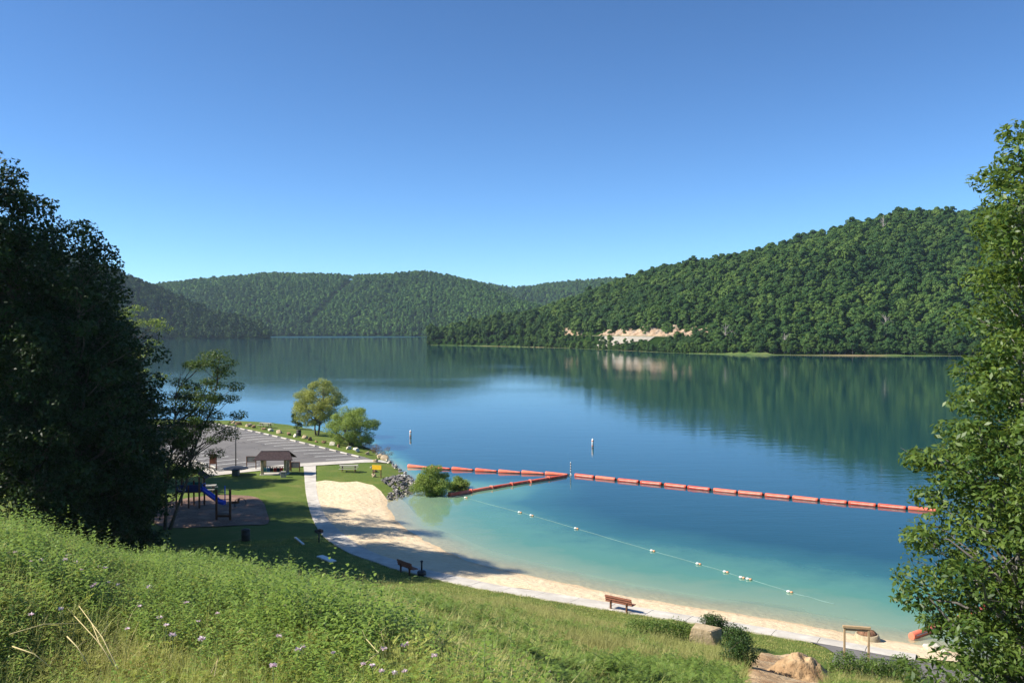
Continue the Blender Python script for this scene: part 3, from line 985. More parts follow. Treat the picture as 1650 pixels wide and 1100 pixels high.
# forest of the right-hand hill: the trees that show largest stand one by one, the rest is one mass
x, y, z, u, v = RIGHT.sample(250000, rngF, .008, 1.1)
i = thin(x, y, 4.3, rngF); i = i[rngF.rand(len(i)) < .8]; x, y, z, u, v = x[i], y[i], z[i], u[i], v[i]
dr = seg_dist(x, y, ROAD)
ry = np.interp(x, [p[0] for p in ROAD], [p[1] for p in ROAD])
px_ = x / y * F_PX + 825
on_road = (x > Xd(835, 815)) & (dr < np.where(y > ry, 13.0, 10.0)) & (px_ < 1165) & (px_ > 872)
on_road |= (x > Xd(835, 815)) & (dr < 6)
open_bank = (px_ > 900) & (px_ < 1140) & (y < ry) & (dr < 42)          # the open bank between road and water
near = (px_ > 660) & (px_ < 1660)
ok = ~on_road & ~open_bank & near | (~near & ~on_road)
x, y, z, u, v, px_ = x[ok], y[ok], z[ok], u[ok], v[ok], px_[ok]
scale = rngF.uniform(.42, .92, len(x)) * np.where(rngF.rand(len(x)) < .15, 1.3, 1.0) * (.7 + .6 * fbm(x * .02, y * .02, 3, 4))
scale *= np.clip(.5 + v * 6.0, .5, 1.0) * (1 - .12 * (px_ < 860))
kind_i = rngF.randint(0, 6, len(x)); kind_i = np.where((kind_i == 5) & (rngF.rand(len(x)) < .6), 1, kind_i)
spin = rngF.uniform(0, 6.28, len(x))
# the trees in front: nearest to the camera along the shore, in view
single = np.zeros(len(x), bool)
single[np.argsort(np.where((px_ > 905) & (px_ < 1575), v, 9))[:150]] = True
single[np.argsort(np.where((px_ > 690) & (px_ <= 905), v, 9))[:110]] = True
m_ = ~single
scatter('hill_forest', proto_col, np.column_stack([x[m_], y[m_], z[m_] - 2.6 * scale[m_] * np.clip(v[m_] * 8, 0, 1)]), kind_i[m_], np.column_stack([0 * x[m_], 0 * x[m_], spin[m_]]),
        np.column_stack([scale[m_]] * 3), 'dense green broadleaf forest covering the far hill behind the road', 'forest')
def single_tree(X, Y, Z, k, s, r, label, group, rng, name='broadleaf_tree', cat='tree'):
    e = empty(name, (X, Y, Z - .3), r, label, cat, group)
    e.scale = (s, s, s * rng.uniform(.9, 1.1))
    obj('crown', CROWNS[k], None, e); obj('trunk', TRUNKS[k], None, e)
for j in np.where(single)[0]:
    if px_[j] < 905: lab, gr = 'leafy green tree on the low wooded point across the lake', 'trees on the wooded point'
    elif px_[j] < 1165: lab, gr = 'leafy green tree between the far road and the water', 'trees below the far road'
    else: lab, gr = 'leafy green tree at the water line below the far hill', 'trees along the foot of the far hill'
    single_tree(x[j], y[j], z[j], int(kind_i[j]), scale[j], spin[j], lab, gr, rngF)
# low shrubs on the open bank between road and water
rs = random.Random(5)
st_px = RIGHT.st[:, 0]
bank = []
for k in range(900):
    if len(bank) > 215: break
    px0 = rs.uniform(838, 1172); f = rs.random()
    sh_d = np.interp(px0, st_px, RIGHT.st[:, 1]); rd = np.interp(px0, [(p[0] / p[1]) * F_PX + 825 for p in ROAD], [p[1] for p in ROAD]); cr_d = np.interp(px0, st_px, RIGHT.st[:, 2])
    top = .30 if 985 < px0 < 1075 else .9 if px0 > 1090 else .7
    vv = (1.5 + max(2.0, rd - 8.5 - sh_d) * f * top) / (cr_d - sh_d)
    uu = np.interp(px0, st_px, np.arange(len(st_px))) / (len(st_px) - 1)
    X_, Y_, Z_ = [float(q[0]) for q in RIGHT.pt(np.array([uu]), np.array([vv]))]
    s = rs.uniform(.3, .58) if px0 < 1085 else rs.uniform(.36, .78)
    if k % 4 == 0:      # a fringe right at the water
        vv = rs.uniform(.002, .012); X_, Y_, Z_ = [float(q[0]) for q in RIGHT.pt(np.array([uu]), np.array([vv]))]; s = rs.uniform(.26, .42)
    Z_ -= 3.6 * s        # shrubs are leafy to the ground
    if all(math.hypot(X_ - q[0], Y_ - q[1]) > 3.0 for q in bank):
        bank.append((X_, Y_))
        single_tree(X_, Y_, Z_, rs.randrange(5), s, rs.uniform(0, 6), 'low leafy shrub on the open bank between the far road and the lake', 'shrubs on the bank below the far road', rngF, 'bank_shrub', 'shrub')

# bare dead trees that show pale among the green
M['dead_bark'] = surf('dead_bark', (.24, .21, .18), (.40, .36, .32), 3, .95, .3)
for k, (px0, vv, s, lab) in enumerate(((1168, .10, 1.0, 'bare grey tree at the right end of the long rock cut'), (1180, .085, .8, 'second bare grey tree right of the rock cut'), (1263, .06, .85, 'bare grey tree in the shore wood below the far hill'),
                                       (1424, .13, 1.05, 'bare grey tree low on the far hill near the ash'), (1432, .12, .8, 'smaller bare grey tree low on the far hill near the ash'), (1420, .72, 1.2, 'pale dead tree high on the far hill'))):
    uu = np.interp(px0, st_px, np.arange(len(st_px))) / (len(st_px) - 1)
    X_, Y_, Z_ = [float(q[0]) for q in RIGHT.pt(np.array([uu]), np.array([vv]))]
    e = empty('dead_tree', (X_, Y_ - 3, Z_ + .5), k, lab, 'tree', 'dead trees on the far hill')
    e.scale = (s, s, s)
    mb = MB(); rr2 = random.Random(90 + k)
    for j in range(16):
        w = rr2.uniform(0, 6.28); z0 = rr2.uniform(4, 11); L_ = rr2.uniform(1.8, 4)
        mb.tube([(0, 0, z0), (math.cos(w) * L_ * .5, math.sin(w) * L_ * .5, z0 + L_ * .5), (math.cos(w + .3) * L_, math.sin(w + .3) * L_, z0 + L_ * 1.1)], [.16, .11, .03], 5, False)
    mb.build('branches', M['dead_bark'], e)
    MB().tube([(0, 0, -1), (.1, 0, 6), (.2, .1, 14)], [.36, .28, .06], 7).build('trunk', M['dead_bark'], e)

# ---- far hills, each with its wood
def far_hill(st, seed, power, gully, label, cell, n, back_v=1.1, gap=None, floor=None, nu=120, coll=None):
    h = Hill(st, seed, power, gully, nu=nu)
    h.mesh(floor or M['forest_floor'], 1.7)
    x, y, z, u, v = h.sample(n, rngF, .0, back_v)
    i = thin(x, y, cell, rngF); x, y, z, u, v = x[i], y[i], z[i], u[i], v[i]
    if gap is not None:
        k = gap(x, y, z, u, v)
        x, y, z, u, v = x[k], y[k], z[k], u[k], v[k]
    k = rngF.rand(len(x)) < .82; x, y, z, u, v = x[k], y[k], z[k], u[k], v[k]
    s = rngF.uniform(.5, 1.1, len(x))
    scatter('hill_forest', coll or proto_lo, np.column_stack([x, y, z - 2.6 * s]), rngF.randint(0, 6, len(x)),
            np.column_stack([0 * x, 0 * x, rngF.uniform(0, 6.28, len(x))]), np.column_stack([s, s, s]), label, 'forest')
    return h
def swath(x, y, z, u, v):
    """the cleared line running up the far hill, and the pale field on its top"""
    px = x / y * F_PX + 825; py = 528 + (CAM_Z - z - 8) / y * F_PX
    line = 497 + (516 - py) * (70 / 68.0)
    cleared = (np.abs(px - line) < 6) & (py < 522) & (py > 446)
    field = (px > 338) & (px < 385) & (v > .93)
    return ~(cleared | field)
far_hill([(150, 1800, 2150, 470, 13), (240, 1850, 2250, 458, 13), (330, 1880, 2350, 449, 13), (440, 1880, 2350, 439, 13), (500, 1870, 2330, 440, 13), (560, 1860, 2300, 445, 13),
          (620, 1840, 2280, 442, 13), (680, 1800, 2250, 437, 13), (720, 1760, 2230, 443, 13), (760, 1700, 2200, 452, 13), (830, 1500, 1950, 480, 13), (900, 1350, 1700, 500, 13), (1000, 1250, 1500, 520, 13)],
         31, .95, .16, 'hazy green forest on the broad hill across the middle of the lake', 6.8, 200000, gap=swath)
far_hill([(560, 2500, 2800, 452, 13), (680, 2500, 2850, 438, 13), (760, 2450, 2850, 451, 13), (825, 2450, 2800, 462, 13), (900, 2400, 2800, 454, 13), (985, 2350, 2750, 447, 13), (1100, 2300, 2700, 450, 13), (1250, 2300, 2600, 470, 13)],
         37, 1.0, .12, 'blue green forest on the most distant ridge in the valley gap', 8.5, 90000)
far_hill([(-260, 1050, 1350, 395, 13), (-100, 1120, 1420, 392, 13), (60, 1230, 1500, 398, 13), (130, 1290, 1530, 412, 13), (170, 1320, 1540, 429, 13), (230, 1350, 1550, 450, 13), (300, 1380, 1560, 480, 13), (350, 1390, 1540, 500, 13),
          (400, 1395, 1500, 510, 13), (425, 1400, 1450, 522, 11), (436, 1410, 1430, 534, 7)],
         43, 1.15, .14, 'green forest, leaves coloured as if in shade, on the steep hill and point behind the tall trees', 6.6, 90000, coll=proto_shade)
M['meadow'] = surf('meadow', (.30, .30, .12), (.40, .38, .18), .1, .95, 0, world_space=True)

# ================================================================== TREES ON THE NEAR SHORE
def grow(seed, H, prof, base, K, cr, per, leaf, flat=.6, trunk_r=.3, lean=(0, 0), ctr=(0, 0), up=.5, wid=.55, droop=None, shell=.45, stems=1, spread=0.0, trunk_top=.85, jit=.6, mind=.75, limb_r=.3):
    """A tree: trunk(s), limbs out to clumps spread through the crown, leaves around each clump.
    prof: [(relative height, radius)]; base: crown base height. Returns (wood MB, leaf arrays)."""
    rng = np.random.RandomState(seed)
    hs_, rs_ = [p[0] for p in prof], [p[1] for p in prof]
    C = []
    tries = 0
    while len(C) < K and tries < K * 60:
        tries += 1
        h = rng.uniform(0, 1)
        rmax = np.interp(h, hs_, rs_)
        if rng.rand() > (rmax / max(rs_)) ** 1.3 + .05: continue
        r = rmax * (shell + (1 - shell) * rng.rand()) if rng.rand() < .8 else rmax * rng.rand() * shell
        w = rng.uniform(0, 2 * math.pi)
        z = base + (H - base) * h
        f = z / H
        c = np.array([ctr[0] * f + lean[0] * f + r * math.cos(w), ctr[1] * f + lean[1] * f + r * math.sin(w), z])
        if C and (((np.array(C) - c) * (1, 1, 1.25)) ** 2).sum(1).min() < (cr * mind) ** 2: continue
        C.append(c)
    C = np.array(C)
    wood = MB()
    trunks = []
    for s in range(stems):
        w = s * 2 * math.pi / max(1, stems) + rng.rand()
        ox, oy = spread * math.cos(w), spread * math.sin(w)
        pts, rad = [], []
        for k in range(8):
            f = k / 7 * trunk_top
            wob = trunk_r * .8 * math.sin(k * 1.7 + seed + s * 2)
            pts.append(Vector((lean[0] * f + ctr[0] * f + ox * f ** .8 * 2 + ox * .15 + wob * (k > 0), lean[1] * f + ctr[1] * f + oy * f ** .8 * 2 + oy * .15 + wob * .6 * (k > 0), H * f - (.5 if k == 0 else 0))))
            rad.append(trunk_r * (1.25 if k == 0 else 1) * (1 - .88 * f / trunk_top) / (1 + .25 * (stems - 1)))
        wood.tube(pts, rad, 9)
        trunks.append(pts)
    for i, c in enumerate(C):
        T = trunks[i % stems] if stems > 1 else trunks[0]
        cv = Vector(c)
        # leave the trunk below the clump
        axis_xy = Vector((T[4].x, T[4].y))
        hd = (Vector((c[0], c[1])) - axis_xy).length
        z0 = min(max(c[2] - hd * up - rng.rand() * H * .06, base * .75), H * trunk_top * .97)
        f = z0 / (H * trunk_top) * 7
        k = min(int(f), 6)
        st = T[k].lerp(T[k + 1], f - k)
        mid = st.lerp(cv, .5) + Vector((rng.normal() * .06 * hd, rng.normal() * .06 * hd, .08 * hd))
        r0 = trunk_r * limb_r * max(.25, min(1, hd / (max(rs_) + .01)))
        wood.tube([st, st.lerp(mid, .6) + Vector(rng.normal(size=3)) * .04 * hd, mid, mid.lerp(cv, .6) + Vector(rng.normal(size=3)) * .05 * hd, cv], [r0, r0 * .8, r0 * .6, r0 * .35, r0 * .12], 5, False)
        for t in range(3):
            e = cv + Vector(np.clip(rng.normal(size=3) * .6, -.9, .9) * np.array([1, 1, flat])) * cr * .75
            wood.tube([mid.lerp(cv, .7), e], [r0 * .25, r0 * .06], 4, False)
    N = len(C) * per
    ci = np.repeat(np.arange(len(C)), per)
    d = rng.normal(size=(N, 3)); d /= np.linalg.norm(d, axis=1, keepdims=True)
    rr = rng.uniform(.25, 1.0, (N, 1)) ** .6
    size = (cr * rng.uniform(.7, 1.25, len(C)))[ci][:, None]
    p = C[ci] + d * rr * size * np.array([1, 1, flat])
    n = d * .5 + rng.normal(size=d.shape) * jit + np.array([0, 0, .7])
    v, q = leaf_quads(p, n, leaf * rng.uniform(.65, 1.25, N), rng, wid, droop)
    tint = np.clip(rng.normal(.45, .2, N) + (rng.rand(len(C))[ci] - .5) * .5, 0, 1)
    return wood, (v, q, np.repeat(tint, 4))

def tree(name, loc, rz, label, leafmat, barkmat, cat='tree', group=None, crown='crown', **kw):
    wood, (v, q, t) = grow(**kw)
    e = empty(name, loc, rz, label, cat, group)
    cm = np_mesh(crown, v, q, None, False, {'tint': t}); cm.materials.append(leafmat)
    obj(crown, cm, None, e)
    wood.build('trunk', barkmat, e)
    return e
def again(src, loc, rz, s, label, sz=None):
    o = copy_tree(src)
    o.location = loc; o.rotation_euler = (0, 0, rz); o.scale = (s, s, sz or s)
    o['label'] = label
    return o

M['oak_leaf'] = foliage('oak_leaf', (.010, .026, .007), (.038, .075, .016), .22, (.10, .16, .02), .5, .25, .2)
M['locust_leaf'] = foliage('locust_leaf', (.026, .060, .012), (.095, .16, .03), .35, (.16, .22, .03), .5, .25, .2)
M['willow_leaf'] = foliage('willow_leaf', (.25, .29, .065), (.50, .53, .15), .48, (.26, .28, .06), .55, .25, .1)
M['willow_leaf_low'] = foliage('willow_leaf_low', (.17, .26, .055), (.38, .47, .11), .45, (.24, .30, .06), .55, .25, .1)
M['ash_leaf'] = foliage('ash_leaf', (.036, .085, .015), (.165, .235, .042), .38, (.28, .35, .05), .45, .35, .1)
M['bush_leaf'] = foliage('bush_leaf', (.07, .13, .025), (.17, .25, .05), .35, (.25, .32, .05), .5, .25, .1)
M['bush_dark'] = foliage('bush_dark', (.02, .05, .012), (.07, .13, .028), .3, (.14, .2, .03), .5, .25, .1)
M['dry_leaf'] = foliage('dry_leaf', (.13, .09, .06), (.24, .17, .11), .1, None, .7, .1, .1)

def at(px, d):
    X_ = Xd(px, d); return (X_, d, hz(X_, d) - .05)

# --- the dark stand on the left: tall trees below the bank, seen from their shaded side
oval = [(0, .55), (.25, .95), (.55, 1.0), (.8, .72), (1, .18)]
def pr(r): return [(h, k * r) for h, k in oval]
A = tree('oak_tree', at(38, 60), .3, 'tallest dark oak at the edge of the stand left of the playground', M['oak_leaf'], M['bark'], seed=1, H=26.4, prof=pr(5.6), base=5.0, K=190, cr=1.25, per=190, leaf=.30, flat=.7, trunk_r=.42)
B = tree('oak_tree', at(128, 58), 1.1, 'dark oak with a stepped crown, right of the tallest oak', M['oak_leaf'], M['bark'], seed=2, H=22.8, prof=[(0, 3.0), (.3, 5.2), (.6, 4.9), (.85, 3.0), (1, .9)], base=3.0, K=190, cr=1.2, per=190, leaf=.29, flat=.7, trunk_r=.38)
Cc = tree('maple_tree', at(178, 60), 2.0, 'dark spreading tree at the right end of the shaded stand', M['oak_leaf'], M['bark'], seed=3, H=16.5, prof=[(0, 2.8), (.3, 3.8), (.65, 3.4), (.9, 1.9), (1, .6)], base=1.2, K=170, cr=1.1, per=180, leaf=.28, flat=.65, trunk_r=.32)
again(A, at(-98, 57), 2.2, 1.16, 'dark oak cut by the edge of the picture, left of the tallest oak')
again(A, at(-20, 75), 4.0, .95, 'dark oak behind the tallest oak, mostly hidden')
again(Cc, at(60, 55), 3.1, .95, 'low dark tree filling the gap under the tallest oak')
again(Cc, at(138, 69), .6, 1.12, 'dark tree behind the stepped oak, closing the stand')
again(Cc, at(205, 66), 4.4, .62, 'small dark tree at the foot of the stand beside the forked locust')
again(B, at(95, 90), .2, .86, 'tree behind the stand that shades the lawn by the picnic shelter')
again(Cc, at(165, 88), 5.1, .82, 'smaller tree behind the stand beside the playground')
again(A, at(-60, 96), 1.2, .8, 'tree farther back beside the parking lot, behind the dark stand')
# sunlit sapling that shows pale green through the stand
tree('locust_tree', at(222, 74), .4, 'pale green sunlit tree showing between the dark crowns', M['willow_leaf_low'], M['bark'], seed=5, H=18.3, prof=[(0, 1.2), (.4, 2.0), (.75, 2.2), (1, 1.0)], base=9, K=26, cr=.9, per=110, leaf=.2, flat=.4, trunk_r=.16)
# --- forked locust in front of the parking lot
tree('locust_tree', (-27.6, 70.5, hz(-27.6, 70.5) - .05), 0.0, 'slim forked locust with flat layered sprays beside the playground', M['locust_leaf'], M['bark'], seed=24, H=14.0,
     prof=[(0, 2.4), (.25, 3.6), (.5, 4.0), (.75, 3.0), (1, 1.4)], base=4.6, K=80, cr=.95, per=300, leaf=.2, flat=.48, trunk_r=.17, lean=(3.2, 0), up=.85, wid=.42, stems=2, spread=.9, trunk_top=.9, shell=.3, jit=.5, mind=.8, limb_r=.5)
# --- willows on the lake side of the parking lot
p = W(511, 700, .6)
tree('willow_tree', (p.x, p.y, hz(p.x, p.y) - .05), .5, 'taller yellow-green willow on the shore past the parking lot', M['willow_leaf'], M['bark'], seed=8, H=8.3, prof=[(0, 2.6), (.35, 4.0), (.7, 3.4), (1, 1.2)], base=1.9,
     K=70, cr=.95, per=420, leaf=.25, flat=.75, trunk_r=.2, up=.6, wid=.25, droop=.9, stems=3, spread=.7, ctr=(.5, 0))
p = W(566, 716, .5)
tree('willow_tree', (p.x, p.y, hz(p.x, p.y) - .05), .2, 'lower spreading willow leaning over the water by the boulders', M['willow_leaf_low'], M['bark'], seed=9, H=5.2, prof=[(0, 2.6), (.35, 4.2), (.7, 3.3), (1, 1.3)], base=.5,
     K=76, cr=.85, per=400, leaf=.23, flat=.7, trunk_r=.16, up=.35, wid=.25, droop=.7, stems=4, spread=.9, ctr=(.3, 0))
p = W(478, 690, .6)
tree('shore_shrub', (p.x, p.y, hz(p.x, p.y) - .05), .2, 'small dark green shrub behind the barrel left of the willows', M['bush_dark'], M['bark'], 'shrub', seed=10, H=2.7, prof=[(0, .7), (.5, 1.1), (1, .4)], base=.4, K=16, cr=.5, per=120, leaf=.2, trunk_r=.06, stems=3, spread=.3)
for k, (px, py, h, r) in enumerate(((606, 726, 1.1, 1.2), (620, 733, 1.4, 1.3), (590, 720, .9, 1.1))):
    p = W(px, py, .3)
    tree('dry_shrub', (p.x, p.y, hz(p.x, p.y) - .05), k, ('brownish dry shrub between the low willow and the shore rocks', 'reddish twiggy shrub nearest the orange boom on the rocky shore', 'small brownish shrub under the low willow')[k],
         M['dry_leaf'], M['bark'], 'shrub', seed=30 + k, H=h, prof=[(0, r * .6), (.5, r), (1, r * .5)], base=.1, K=14, cr=.4, per=60, leaf=.14, trunk_r=.03, stems=4, spread=.4, wid=.3)
# --- bushes standing in the shallow water
p = W(696, 796, 0)
tree('willow_bush', (p.x, p.y, -.4), .1, 'rounded bright green bush standing in the shallow water by the rocks', M['willow_leaf_low'], M['bark'], 'bush', seed=11, H=3.1, prof=[(0, 1.5), (.3, 2.1), (.6, 1.7), (1, .6)], base=.35, K=54, cr=.6, per=380, leaf=.19, flat=.8, trunk_r=.05, stems=5, spread=.5, wid=.3, droop=.2, up=.4)
p = W(738, 788, 0)
tree('willow_bush', (p.x, p.y, -.5), .1, 'lower bush in the water beside the end of the slanting boom', M['willow_leaf_low'], M['bark'], 'bush', seed=12, H=1.75, prof=[(0, 1.0), (.4, 1.35), (1, .5)], base=.4, K=28, cr=.5, per=320, leaf=.18, flat=.7, trunk_r=.04, stems=4, spread=.4, wid=.3, up=.4)
# --- ash tree close on the right
rx, ry_ = 11.6, 20.2
tree('ash_tree', (rx, ry_, hz(rx, ry_) - .1), .9, 'large leafy ash in full sun at the right edge of the bank', M['ash_leaf'], M['bark_grey'], seed=14, H=14.6, prof=[(0, 1.7), (.15, 2.4), (.33, 2.6), (.45, 2.2), (.54, 1.5), (.62, 1.15), (.72, 1.5), (.82, 1.6), (.93, .8), (1, .3)], base=.6,
     K=230, cr=.64, per=210, leaf=.17, flat=.6, trunk_r=.2, up=.5, wid=.42, lean=(.6, 0), shell=.35, mind=.8)
tree('ash_tree', (15.2, 21.6, hz(15.2, 21.6) - .1), 2.1, 'second ash behind the large one, its upper boughs against the sky', M['ash_leaf'], M['bark_grey'], seed=15, H=15.6, prof=[(0, 1.6), (.2, 2.6), (.5, 2.9), (.8, 2.3), (1, .8)], base=2,
     K=170, cr=.68, per=130, leaf=.22, flat=.6, trunk_r=.2, up=.5, wid=.5, shell=.35, mind=.8)
# --- shrubs on the slope to the right
for k, (px, py, h, r, mt, lab) in enumerate((
        (1186, 1046, 1.05, .7, 'bush_dark', 'dark green bush growing against the block of tan stone'),
        (1150, 1020, .9, .8, 'bush_dark', 'low bush behind the block of tan stone'),
        (1048, 1032, .9, 1.4, 'bush_leaf', 'bright green clump of weeds on the slope left of the tan stone block'),
        (1093, 1030, .8, .8, 'bush_leaf', 'small bright green clump touching the tan stone block'),
        (1358, 1096, 1.0, .8, 'bush_leaf', 'leafy bush beside the earth mound in front of the timber frame'),
        (1408, 1096, 1.0, .9, 'bush_leaf', 'leafy bush in front of the drive, under the timber frame'),
        (1458, 1096, .9, .8, 'bush_leaf', 'leafy bush at the drive near the large ash'),
        (1190, 1078, 1.3, .55, 'bush_dark', 'dark bush at the left rim of the bare earth'))):
    x_, y_, z_ = hit(px, py, 0.0)
    tree('bush', (x_, y_, z_), k, lab, M[mt], M['bark'], 'bush', seed=50 + k, H=h, prof=[(0, r * .8), (.4, r), (1, r * .45)], base=.1, K=int(14 + r * 16), cr=.36, per=150, leaf=.11, flat=.8, trunk_r=.03, stems=4, spread=.4, wid=.4, up=.4)

# ================================================================== THINGS ON THE SHORE AND ON THE WATER
M['wood_brown'] = plain('brown_wood', (.13, .062, .035), .75, .25)
M['wood_red'] = plain('red_brown_wood', (.22, .085, .05), .7, .3)
M['wood_tan'] = plain('tan_wood', (.42, .30, .17), .75, .25)
M['wood_grey'] = plain('weathered_wood', (.36, .34, .29), .85, .2)
M['wood_post'] = plain('yellowish_post', (.33, .24, .12), .8, .2)
M['shingle'] = surf('roof_shingle', (.030, .019, .021), (.060, .040, .042), 5, .85, .5)
M['steel_dark'] = plain('dark_steel', (.035, .037, .04), .5, .5, .3)
M['panel_grey'] = plain('grey_panel', (.16, .17, .17), .6, .3)
M['stone_pillar'] = surf('stone_pillar', (.30, .24, .15), (.46, .38, .25), 5, .9, .6)
M['yellow'] = plain('yellow_sign_paint', (.80, .48, .02), .45, .5, 0, .06)
M['slide_blue'] = plain('blue_plastic', (.03, .09, .62), .35, .5, 0, .1)
M['navy'] = plain('navy_plastic', (.012, .022, .12), .45, .4)
M['teal'] = plain('teal_plastic', (.02, .16, .17), .45, .4)
M['roof_yellow'] = plain('yellow_roof_trim', (.52, .36, .06), .6, .3)
M['red'] = plain('red_nylon', (.45, .02, .025), .7, .2)
M['jacket_blue'] = plain('blue_nylon', (.08, .22, .45), .7, .2)
M['jacket_teal'] = plain('teal_nylon', (.10, .35, .36), .7, .2)
M['jacket_dark'] = plain('dark_nylon', (.03, .03, .05), .7, .2)
M['bin_grey'] = plain('grey_bin', (.30, .29, .26), .7, .3)
M['bin_dark'] = plain('dark_bin', (.03, .028, .024), .6, .4)
def boom_material():
    m, nt, b = new_mat('boom_orange')
    oi = nt.nodes.new('ShaderNodeObjectInfo')
    v = objcoord(nt)
    c = ramp(nt, oi.outputs['Random'], [(.0, (.58, .06, .035)), (.5, (.74, .10, .05)), (1.0, (.80, .19, .11))])
    c = mixc(nt, ramp(nt, noise(nt, 1.7, 5, .65, v), [(.45, (0, 0, 0)), (.7, (1, 1, 1))]), c, mixc(nt, .5, c, (.78, .36, .25)))
    c = mixc(nt, ramp(nt, noise(nt, 5, 5, .7, v), [(.6, (0, 0, 0)), (.72, (1, 1, 1))]), c, mixc(nt, .6, c, (.20, .09, .06)))
    nt.links.new(c, b.inputs['Base Color'])
    b.inputs['Roughness'].default_value = .6; b.inputs['Specular IOR Level'].default_value = .25
    return m
M['boom'] = boom_material()
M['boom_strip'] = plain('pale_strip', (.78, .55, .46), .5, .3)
M['rubber'] = plain('black_rubber', (.03, .03, .032), .7, .3)
M['white'] = plain('white_paint', (.76, .75, .71), .45, .4, 0, .05)
M['buoy_orange'] = plain('buoy_orange', (.72, .16, .04), .45, .4)
M['float_orange'] = plain('faded_orange', (.70, .36, .20), .6, .3)
M['rope'] = plain('pale_rope', (.22, .34, .33), .8, .2)
M['rust'] = surf('rusty_grate', (.14, .07, .04), (.26, .14, .08), 8, .9, .5)
def rock_mat(nm, a, b): return surf(nm, a, b, 2.2, .9, .8, 6, bdist=.06)
M['rock_tan'] = rock_mat('tan_rock', (.36, .27, .16), (.55, .44, .30))
M['rock_pale'] = rock_mat('pale_rock', (.50, .45, .36), (.68, .62, .50))
M['rock_block'] = rock_mat('block_stone', (.42, .32, .19), (.58, .46, .29))
M['rock_brown'] = rock_mat('brown_rock', (.22, .13, .08), (.38, .24, .15))
M['rock_rip'] = rock_mat('riprap_rock', (.10, .095, .10), (.24, .22, .21))
M['rock_grey'] = rock_mat('grey_rock', (.17, .165, .16), (.33, .32, .31))

def rock_mesh(seed, d=(1, 1, .8), facets=14):
    """an angular stone: the hull of a few random points, slightly roughened"""
    import bmesh
    rng = random.Random(seed)
    bm = bmesh.new()
    for k in range(facets):
        v = Vector((rng.gauss(0, 1), rng.gauss(0, 1), rng.gauss(0, 1))).normalized() * rng.uniform(.8, 1.0)
        v = Vector((math.copysign(abs(v.x) ** .75, v.x), math.copysign(abs(v.y) ** .75, v.y), math.copysign(abs(v.z) ** .75, v.z)))
        bm.verts.new((v.x * d[0] / 2, v.y * d[1] / 2, v.z * d[2] / 2))
    bmesh.ops.convex_hull(bm, input=bm.verts)
    loose = [v for v in bm.verts if not v.link_faces]
    bmesh.ops.delete(bm, geom=loose, context='VERTS')
    bmesh.ops.bevel(bm, geom=bm.edges[:], offset=.035 * min(d), segments=1, affect='EDGES')
    me = bpy.data.meshes.new('rock'); bm.to_mesh(me); bm.free()
    return me

# ---- parking lot: painted stripes and wheel stops, boulders beyond
lot_obj = bpy.data.objects['parking_lot']
def stripe(a, b0, b1):
    mb = MB()
    n = 4
    V = []
    for k in range(n + 1):
        for s in (-.10, .10):
            p = lot(a + s, b0 + (b1 - b0) * k / n); V.append((p.x, p.y))
    V = np.array(V); z = height(V[:, 0], V[:, 1]) + .032
    q = [(2 * k, 2 * k + 1, 2 * k + 3, 2 * k + 2)[::-1] for k in range(n)]
    me = np_mesh('stripe', np.column_stack([V, z]), q)
    obj('stripe', me, M['paint'], lot_obj)
for k in range(18): stripe(98.2 + 2.9 * k, 53.2, 57.9)
for k in range(17): stripe(98.6 + 2.9 * k, 39.9, 44.6)
stop_me = MB().box((0, 0, .07), (1.8, .2, .15), bev=.03).mesh('wheel_stop'); stop_me.materials.append(M['concrete'])
ang = math.atan2(AX.y, AX.x)
for k in range(17):
    p = lot(99.6 + 2.9 * k, 58.2)
    o = obj('wheel_stop', stop_me, None, None, (p.x, p.y, hz(p.x, p.y) + .02), (0, 0, ang))
    tag(o, f'pale concrete wheel stop on the lake side of the lot, {ORD[k]} from the yellow sign', 'wheel stop', 'wheel stops on the lake side of the lot')
for k in range(8):
    p = lot(100.1 + 2.9 * k, 39.75)
    o = obj('wheel_stop', stop_me, None, None, (p.x, p.y, hz(p.x, p.y) + .02), (0, 0, ang))
    tag(o, f'concrete wheel stop at the near kerb, {ORD[k]} from the dark picnic table', 'wheel stop', 'wheel stops at the near kerb')
br = random.Random(4)
bould = [(96.9, 60.9, 1.15, 'tan'), (98.6, 61.3, 1.0, 'tan'), (101.2, 60.9, .95, 'tan'), (103.6, 60.7, 1.05, 'pale'), (106.2, 61.0, .8, 'pale'), (108.6, 60.8, .7, 'brown'), (110.6, 61.0, .95, 'pale'),
         (113.4, 61.2, .75, 'brown'), (114.6, 60.7, .6, 'brown'), (117.2, 60.9, .95, 'brown'), (119.4, 61.3, .9, 'tan'), (121.5, 60.8, .8, 'pale'), (124.2, 61.1, .9, 'brown'), (127.3, 61.0, 1.0, 'tan'),
         (130.3, 61.0, .85, 'pale'), (133.1, 61.2, .8, 'brown'), (136.4, 61.0, .95, 'brown'), (139.0, 61.2, 1.0, 'tan'), (142.3, 60.9, 1.1, 'brown'), (145.2, 61.2, 1.0, 'tan')]
for k, (a, b, s, c) in enumerate(bould):
    me = rock_mesh(100 + k, (s * br.uniform(1.0, 1.5), s * br.uniform(.8, 1.1), s * br.uniform(.7, 1.0)))
    p = lot(a, b)
    o = obj('boulder', me, M['rock_' + c], None, (p.x, p.y, hz(p.x, p.y) + s * .18), (br.uniform(-.2, .2), br.uniform(-.2, .2), br.uniform(0, 6)))
    tag(o, f'{c} boulder edging the parking lot, {ORD[k]} from the beach end of the row', 'boulder', 'boulders along the lake side of the lot')
